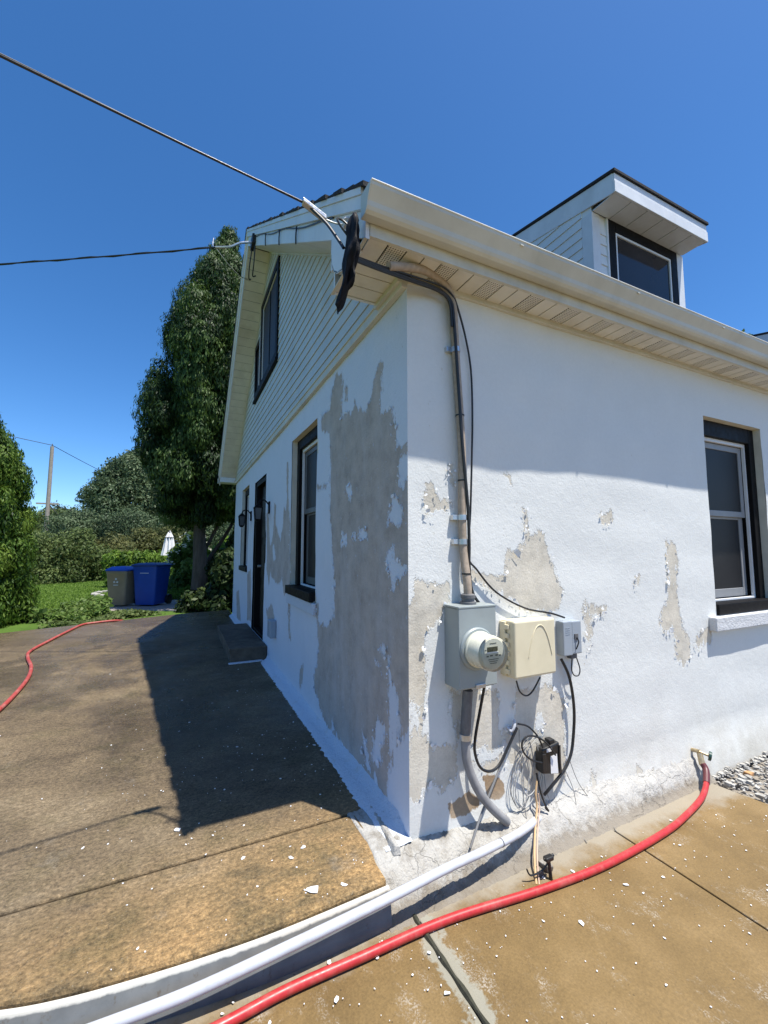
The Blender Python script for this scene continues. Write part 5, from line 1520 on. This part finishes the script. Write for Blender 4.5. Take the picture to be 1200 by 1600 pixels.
for (cx_, cy_, z) , s in ():
    pass
base = (TB[0] + 0.15, TB[1] + 0.1)
lobes = envelope_lobes(base, 2.3, 10.3, tall_r, 250, 0.36, 21, squash=1.5)
lobes = [((c[0] + 0.30 * (max(0, c[2] - 2.3) / 7.7) ** 1.5, c[1], c[2]), r) for c, r in lobes]
foliage('crown', lobes, 880, 0.0165, lf_thuja, tt, 31, aspect=3.2, inner=0.12, updir=4.0, jitter=0.35)

# arborvitae at the left edge
ABX, ABY = -4.80, 9.42
ab = thing('arborvitae_shrub', (ABX, ABY, -0.13), 'dense green arborvitae at the left edge of the patio', 'shrub')
def arb_r(t):
    return float(np.interp(t, [0, 0.12, 0.35, 0.6, 0.79, 0.9, 1.0], [0.98, 1.06, 1.0, 0.86, 0.62, 0.36, 0.05]))
lobes = envelope_lobes((ABX, ABY), -0.02, 4.15, arb_r, 190, 0.25, 5, squash=1.8)
foliage('crown', lobes, 1150, 0.0145, lf_thuja2, ab, 6, aspect=2.8, jitter=0.4, updir=2.8)
trunk([(ABX, ABY, -0.2), (ABX, ABY, 1.5), (ABX, ABY, 3.0)], 0.09, 0.02, m_bark, ab)

def bush(name, base, h, R_, mat, label, seed, n=24, lr=None, dens=120, size=0.06, group=None, z0=-0.1, cat='shrub', prof=None, trunk_r=0.05, flat=1.0):
    t = thing(name, (base[0], base[1], -0.13), label, cat, group)
    pf = prof or (lambda q: R_ * math.sqrt(max(0.02, 1 - (q * 1.02 - 0.25) ** 2 / 0.62)))
    lobes = envelope_lobes(base, z0, h, pf, n, lr or R_ * 0.38, seed, flat, 1.0)
    foliage('crown', lobes, dens, size, mat, t, seed + 50)
    trunk([(base[0], base[1], -0.25), (base[0] + 0.03, base[1], h * 0.35), (base[0], base[1], h * 0.75)], trunk_r, trunk_r * 0.3, m_bark, t)
    return t

pine_p = lambda q: 5.0 * (1 - q ** 3.2) + 0.6
bush('pine_tree', (-3.7, 41.7), 10.0, 5.0, lf_pine, 'large blue-green pine rising behind the hedge', 61, 190, 1.0, 68, 0.065, z0=0.8, cat='tree', prof=pine_p, trunk_r=0.3)
bg_trees = [((-13.4, 57.0), 5.0, 4.6, 'low distant tree just right of the utility pole'), ((-10.2, 53.0), 4.6, 4.0, 'distant green tree between the pole and the pine'), ((-7.4, 50.0), 5.4, 4.4, 'distant tree at the left foot of the pine'), ((1.6, 36.0), 5.6, 4.2, 'distant tree at the right foot of the pine'), ((-17.5, 60.0), 4.6, 5.0, 'distant tree behind the left arborvitae'), ((5.5, 40.0), 5.0, 4.5, 'distant tree behind the house end')]
for i, (b_, h, R_, lab) in enumerate(bg_trees):
    bush('distant_tree', b_, h, R_, lf_pine if i % 2 else lf_shrub, lab, 80 + i, 50, 1.2, 30, 0.08, 'distant trees across the garden', z0=0.3, cat='tree', trunk_r=0.2)
sh = [((-6.7, 22.4), 1.75, 1.6, lf_shrub, 'rounded olive shrub at the lawn edge nearest the left arborvitae'), ((-5.5, 23.2), 1.95, 1.7, lf_shrub, 'broad olive shrub in the middle of the lawn edge'), ((-4.3, 24.4), 1.75, 1.6, lf_red, 'bronze-tinged shrub left of the bright hedge'), ((-3.0, 26.6), 2.1, 1.7, lf_red, 'bronze shrub behind the bright hedge'), ((-1.6, 26.0), 2.2, 1.8, lf_red, 'bronze shrub behind the closed parasol'), ((-8.6, 25.0), 2.0, 1.9, lf_shrub, 'olive shrub half hidden by the left arborvitae'), ((-3.9, 30.0), 3.4, 2.6, lf_pine, 'dark evergreen shrub below the pine'), ((-6.9, 30.5), 3.2, 2.6, lf_pine, 'dark evergreen shrub behind the olive shrubs'), ((0.2, 29.0), 3.6, 2.6, lf_pine, 'dark evergreen shrub behind the flowering shrub')]
for i, (b_, h, R_, mt_, lab) in enumerate(sh):
    bush('garden_shrub', b_, h, R_, mt_, lab, 120 + i, 40, R_ * 0.33, 150, 0.036, 'shrubs along the far lawn')

# clipped bright hedge
hd = thing('clipped_hedge', (-2.5, 17.8, -0.13), 'bright green clipped hedge behind the bins', 'hedge')
lob = []
r = np.random.default_rng(3)
for k in range(34):
    t = k / 33
    x, y = -3.55 + 2.25 * t, 18.3 - 1.1 * t
    for zz in (0.1, 0.5, 0.9):
        lob.append(((x + r.normal() * 0.04, y + r.normal() * 0.08, zz + r.normal() * 0.04), (0.2, 0.28, 0.32)))
foliage('crown', lob, 230, 0.038, lf_bright, hd, 140, aspect=2.4, updir=2.5, jitter=0.4)

# flowering shrub, low growth and dark shrubs round the trunk
fs_ = bush('flowering_shrub', (-0.68, 13.6), 1.65, 0.68, lf_broad, 'leafy shrub with white flowers left of the tall trunk', 150, 26, 0.36, 300, 0.05)
mb = MB()
for k in range(46):
    a, zz = random.uniform(0, 6.28), random.uniform(0.8, 1.95)
    rr = 0.85 * math.sqrt(max(0.05, 1 - ((zz - 0.6) / 1.45) ** 2))
    c = (-0.68 + 0.85 * rr * math.cos(a), 13.6 + 0.85 * rr * math.sin(a), zz)
    for j in range(5):
        chunk(mb, (c[0] + random.gauss(0, 0.03), c[1] + random.gauss(0, 0.03), c[2] + random.gauss(0, 0.03)), 0.022)
mb.build('flowers', m_petal, fs_)['kind'] = 'stuff'
bush('leafy_shrub', (0.35, 12.6), 1.5, 0.9, lf_bright, 'sunlit leafy shrub between the tall trunk and the house', 160, 24, 0.34, 240, 0.055)
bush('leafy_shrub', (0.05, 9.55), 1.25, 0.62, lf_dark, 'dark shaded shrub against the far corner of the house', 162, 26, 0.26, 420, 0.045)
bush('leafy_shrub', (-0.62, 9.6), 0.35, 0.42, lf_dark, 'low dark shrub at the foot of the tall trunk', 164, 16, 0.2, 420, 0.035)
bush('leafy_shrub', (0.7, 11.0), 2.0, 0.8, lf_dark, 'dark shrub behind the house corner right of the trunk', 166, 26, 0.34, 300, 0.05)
bush('peeking_tree', (29.6, 11.2), 14.1, 2.6, lf_thuja, 'tree top peeking over the roof beside the far dormer', 170, 40, 0.9, 30, 0.12, z0=8, cat='tree', prof=lambda q: 2.4 * (1 - q) + 0.4, trunk_r=0.3)

def low_growth(name, pts, hmax, mat, label, seed, n, size):
    rr = np.random.default_rng(seed)
    pts = np.asarray(pts, float)
    k = len(pts)
    w = rr.dirichlet(np.ones(k) * 0.7, n)
    xy = w @ pts
    z = -0.13 + hmax * rr.random(n) ** 0.8 * (0.6 + 0.4 * np.sin(xy[:, 0] * 3 + xy[:, 1] * 2.2))
    C_ = np.concatenate([xy, z[:, None]], 1)
    N_ = np.tile([0, -0.3, 1.0], (n, 1))
    v, q = leaf_cards(C_, N_, size, 1.5, 0.7, seed, 0.3)
    K_ = np.clip(rr.normal(0.5, 0.25, n), 0, 1)
    tag(link(name, fast_mesh(name, v, q, None, {'rnd': K_}), mat), label, 'plants', kind='stuff')
low_growth('ground_cover', [(-3.9, 9.0), (-3.1, 8.6), (-2.35, 9.1), (-2.4, 10.2), (-3.6, 10.7)], 0.42, lf_broad, 'leafy ground cover between the left arborvitae and the brown bin', 200, 5200, 0.035)
low_growth('ground_cover', [(-3.6, 8.2), (-2.9, 8.1), (-2.2, 8.8), (-1.2, 9.2), (-1.4, 9.7), (-3.2, 9.4)], 0.16, lf_shrub, 'thin weeds along the far edge of the patio', 201, 3200, 0.025)
low_growth('ground_cover', [(-1.5, 12.2), (-0.3, 11.9), (-0.2, 13.2), (-1.4, 13.2)], 0.40, lf_bright, 'bright leafy ground cover below the flowering shrub', 202, 4200, 0.045)
# grass blades of the lawn
rr = np.random.default_rng(5)
n = 60000
gx_ = rr.uniform(-8.5, 0.5, n)
gy_ = 9.8 + rr.random(n) ** 1.4 * 13
keep = ~((gx_ > -2.95) & (gy_ < 12.1)) & (gx_ > -5.6 - (gy_ - 9.8) * 0.22)
gx_, gy_ = gx_[keep], gy_[keep]
C_ = np.stack([gx_, gy_, ground_h(gx_, gy_) + 0.02], 1)
v, q = leaf_cards(C_, np.tile([0.1, -1.0, 0.25], (len(C_), 1)), 0.013, 3.2, 0.5, 9, 3.0)
tag(link('grass', fast_mesh('grass', v, q, None, {'rnd': np.clip(rr.normal(0.5, 0.25, len(C_)), 0, 1)}), lf_bright), 'short green grass of the back lawn', 'grass', kind='stuff')

# ------------------------------------------------------------------ paths, bins, parasol, pole
def flat(name, poly, z0, z1, mat, label, cat):
    return tag(MB().ext(poly, 'z', z0, z1).build(name, mat, bevel=0.01), label, cat, kind='structure')
flat('path', [(-2.75, 10.45), (-1.0, 9.75), (-0.1, 9.6), (0.6, 10.6), (0.2, 11.9), (-1.0, 12.1), (-2.7, 12.05)], -0.2, -0.095, m_path, 'pinkish concrete path under the bins', 'path')
flat('path', [(-4.4, 10.9), (-2.7, 10.85), (-2.7, 11.25), (-4.4, 11.35)], -0.2, -0.10, m_path, 'narrow pale path strip between the lawn and the ground cover', 'path')
flat('driveway', [(-12, 26.5), (-6.9, 25.2), (-6.4, 26.8), (-12, 28.5)], -0.2, -0.08, m_pale, 'pale driveway glimpsed beyond the lawn', 'driveway')
eg = thing('edging_stones', (-3.3, 15.4, -0.12), 'curved white edging stones on the lawn beside the brown bin', 'edging')
for k in range(9):
    a = math.radians(100 + 17 * k)
    cx_, cy_ = -2.9 + 0.65 * math.cos(a), 15.2 + 0.9 * math.sin(a)
    mb = MB(); chunk(mb, (cx_, cy_, -0.11), 0.09); mb.build('stone', m_pale, eg, bevel=0.02)

def wheelie_bin(cx_, cy_, rot, w, d, h, body_m, lid_m, label, mark=None, lidrise=0.05):
    t = thing('wheelie_bin', (cx_, cy_, -0.095), label, 'bin')
    t.rotation_euler = (0, 0, 0)
    ca, sa = math.cos(rot), math.sin(rot)
    zb = -0.095
    def T(u, v, z): return (cx_ + u * ca - v * sa, cy_ + u * sa + v * ca, zb + z)
    def rect(s, z, dv=0.0, r=0.05):
        a, b = w / 2 * s, d / 2 * s
        o = []
        for sx, sy in ((-1, -1), (1, -1), (1, 1), (-1, 1)):
            cxx, cyy = sx * (a - r), sy * (b - r) + dv
            a0 = {(-1, -1): 180, (1, -1): 270, (1, 1): 0, (-1, 1): 90}[(sx, sy)]
            for k in range(4):
                an = math.radians(a0 + 30 * k)
                o.append(T(cxx + r * math.cos(an), cyy + r * math.sin(an), z))
        return o
    mb = MB()
    rings = [rect(0.78, 0.04), rect(0.80, 0.10), rect(0.90, h * 0.6), rect(0.97, h - 0.10), rect(1.0, h - 0.09), rect(1.0, h - 0.03)]
    n = len(rings[0])
    vs_ = [p for r_ in rings for p in r_]
    fs = [(i * n + j, i * n + (j + 1) % n, (i + 1) * n + (j + 1) % n, (i + 1) * n + j) for i in range(len(rings) - 1) for j in range(n)]
    fs += [tuple(range(n))[::-1], tuple((len(rings) - 1) * n + j for j in range(n))]
    mb.add(vs_, fs)
    mb.build('body', body_m, t, smooth=True)
    mb = MB()
    rings = [rect(1.06, h - 0.03), rect(1.08, h - 0.005), rect(1.03, h + 0.015), rect(0.7, h + lidrise)]
    vs_ = [p for r_ in rings for p in r_]
    mb.add(vs_, [(i * n + j, i * n + (j + 1) % n, (i + 1) * n + (j + 1) % n, (i + 1) * n + j) for i in range(3) for j in range(n)] + [tuple(range(n))[::-1], tuple(3 * n + j for j in range(n))])
    mb.build('lid', lid_m, t, smooth=True)
    for s_ in (-1, 1):
        a = T(s_ * (w / 2 + 0.01), d / 2 * 0.86, 0.13)
        b = T(s_ * (w / 2 - 0.06), d / 2 * 0.86, 0.13)
        MB().cyl(a, b, 0.13, 0.13, 20).build('wheel', m_rub, t, smooth=True)
    MB().tube([T(-w / 2 * 0.8, d / 2 + 0.03, h - 0.06), T(-w / 2 * 0.8, d / 2 + 0.09, h - 0.03), T(w / 2 * 0.8, d / 2 + 0.09, h - 0.03), T(w / 2 * 0.8, d / 2 + 0.03, h - 0.06)], 0.016, 8, 1).build('handle', lid_m, t, smooth=True)
    if mark == 'emblem':
        f = -d / 2 * 0.965 - 0.004
        mb = MB()
        for k in range(3):
            a = math.radians(90 + 120 * k)
            c1 = (0.045 * math.cos(a), h * 0.70 + 0.05 * math.sin(a))
            q = [(c1[0] + 0.03 * math.cos(a + o), c1[1] + 0.03 * math.sin(a + o)) for o in (0.6, 2.2, 3.9, 5.4)]
            mb.prism([T(u, f, z) for u, z in q], [T(u, f + 0.012, z) for u, z in q])
        mb.prism([T(u, f, z) for u, z in ((-0.06, h * 0.58), (0.06, h * 0.58), (0.06, h * 0.60), (-0.06, h * 0.60))], [T(u, f + 0.02, z) for u, z in ((-0.06, h * 0.58), (0.06, h * 0.58), (0.06, h * 0.60), (-0.06, h * 0.60))])
        mb.build('white_emblem', m_paper, t)
    elif mark == 'bar':
        f = -d / 2 * 0.97 - 0.004
        mb = MB()
        u = -0.11
        while u < 0.10:
            wd = random.uniform(0.012, 0.022)
            q = ((u, h * 0.80), (u + wd, h * 0.80), (u + wd, h * 0.815), (u, h * 0.815))
            mb.prism([T(a, f, z) for a, z in q], [T(a, f + 0.02, z) for a, z in q])
            u += wd + 0.006
        mb.build('pale_lettering', m_paper, t)
    return t
m_binb = plain('brown_bin_plastic', (0.33, 0.25, 0.165), 0.55, 0.08, 8)
m_binblue = plain('blue_bin_plastic', (0.012, 0.065, 0.36), 0.45, 0.08, 6)
m_lidblue = plain('bright_blue_lid', (0.012, 0.085, 0.50), 0.4, 0.08, 6)
m_liddk = plain('dark_blue_lid', (0.010, 0.035, 0.17), 0.45, 0.08, 6)
wheelie_bin(-2.35, 11.25, math.radians(-28), 0.56, 0.62, 0.94, m_binb, m_lidblue, 'brown wheelie bin with a bright blue lid and white emblem', 'emblem', 0.08)
wheelie_bin(-1.68, 11.05, math.radians(-28), 0.66, 0.72, 1.06, m_binblue, m_liddk, 'tall dark blue wheelie bin right of the brown one', 'bar')

um = thing('closed_parasol', (-1.41, 16.0, -0.13), 'closed white parasol standing behind the blue bin', 'parasol')
MB().cyl((-1.41, 16.0, -0.13), (-1.41, 16.0, 2.02), 0.022).build('pole', m_greyp, um, smooth=True)
mb = MB()
n = 32
vs_ = []
prof = [(0.015, 2.08), (0.05, 2.0), (0.11, 1.85), (0.12, 1.80), (0.17, 1.45), (0.22, 1.15)]
for rr_, zz in prof:
    for j in range(n):
        a = 2 * math.pi * j / n
        r_ = rr_ * (1 + 0.22 * math.cos(8 * a))
        vs_.append((-1.41 + r_ * math.cos(a), 16.0 + r_ * math.sin(a), zz))
mb.add(vs_, [(i * n + j, i * n + (j + 1) % n, (i + 1) * n + (j + 1) % n, (i + 1) * n + j) for i in range(len(prof) - 1) for j in range(n)] + [tuple(range(n)), tuple((len(prof) - 1) * n + j for j in range(n))])
mb.build('canopy', plain('white_canvas', (0.72, 0.72, 0.74), 0.8, 0.06, 10), um, smooth=True)
MB().lathe([(0.12, 0), (0.14, 0), (0.14, 0.03), (0.12, 0.03)], (-1.41, 16.0, 1.80), 'z', 20).build('strap', m_greycond, um)

up_ = thing('utility_pole', (-9.65, 35.5, -0.13), 'weathered wooden utility pole rising behind the left arborvitae', 'utility pole')
MB().cyl((-9.65, 35.5, -0.3), (-9.62, 35.5, 8.75), 0.15, 0.115, 12).build('pole', m_woodpole, up_, smooth=True)
MB().box(-10.3, -9.0, 35.42, 35.5, 4.55, 4.66).build('crossarm', m_woodpole, up_)
MB().cyl((-9.62, 35.5, 8.75), (-9.62, 35.5, 8.95), 0.04, 0.03, 8).build('insulator', m_greycond, up_)
def far_wire(a, b, sag, r, label):
    a, b = Vector(a), Vector(b)
    pts = [a.lerp(b, t / 16) + Vector((0, 0, -4 * sag * (t / 16) * (1 - t / 16))) for t in range(17)]
    tag(MB().tube(pts, r, 6, 1).build('overhead_wire', m_rub), label, 'overhead wire', 'wires on the utility pole')
far_wire((-9.62, 35.5, 8.85), (-32, 20, 13.0), 0.8, 0.02, 'thin overhead wire from the pole top off to the left')
far_wire((-9.62, 35.5, 8.85), (2, 62, 6.5), 0.6, 0.02, 'thin overhead wire falling from the pole top behind the pine')
far_wire((-9.62, 35.5, 4.6), (3, 44, 2.6), 0.5, 0.032, 'upper low wire from the crossarm crossing in front of the pine')
far_wire((-9.62, 35.5, 3.7), (3, 44, 2.3), 0.4, 0.028, 'lower low wire from the pole crossing in front of the pine')
far_wire((-9.62, 35.5, 4.6), (-6.3, 35.0, 0.5), 0.0, 0.035, 'steep guy wire running down right from the pole')
print('objects', len(bpy.data.objects), 'polys', sum(len(o.data.polygons) for o in bpy.data.objects if o.type == 'MESH'))
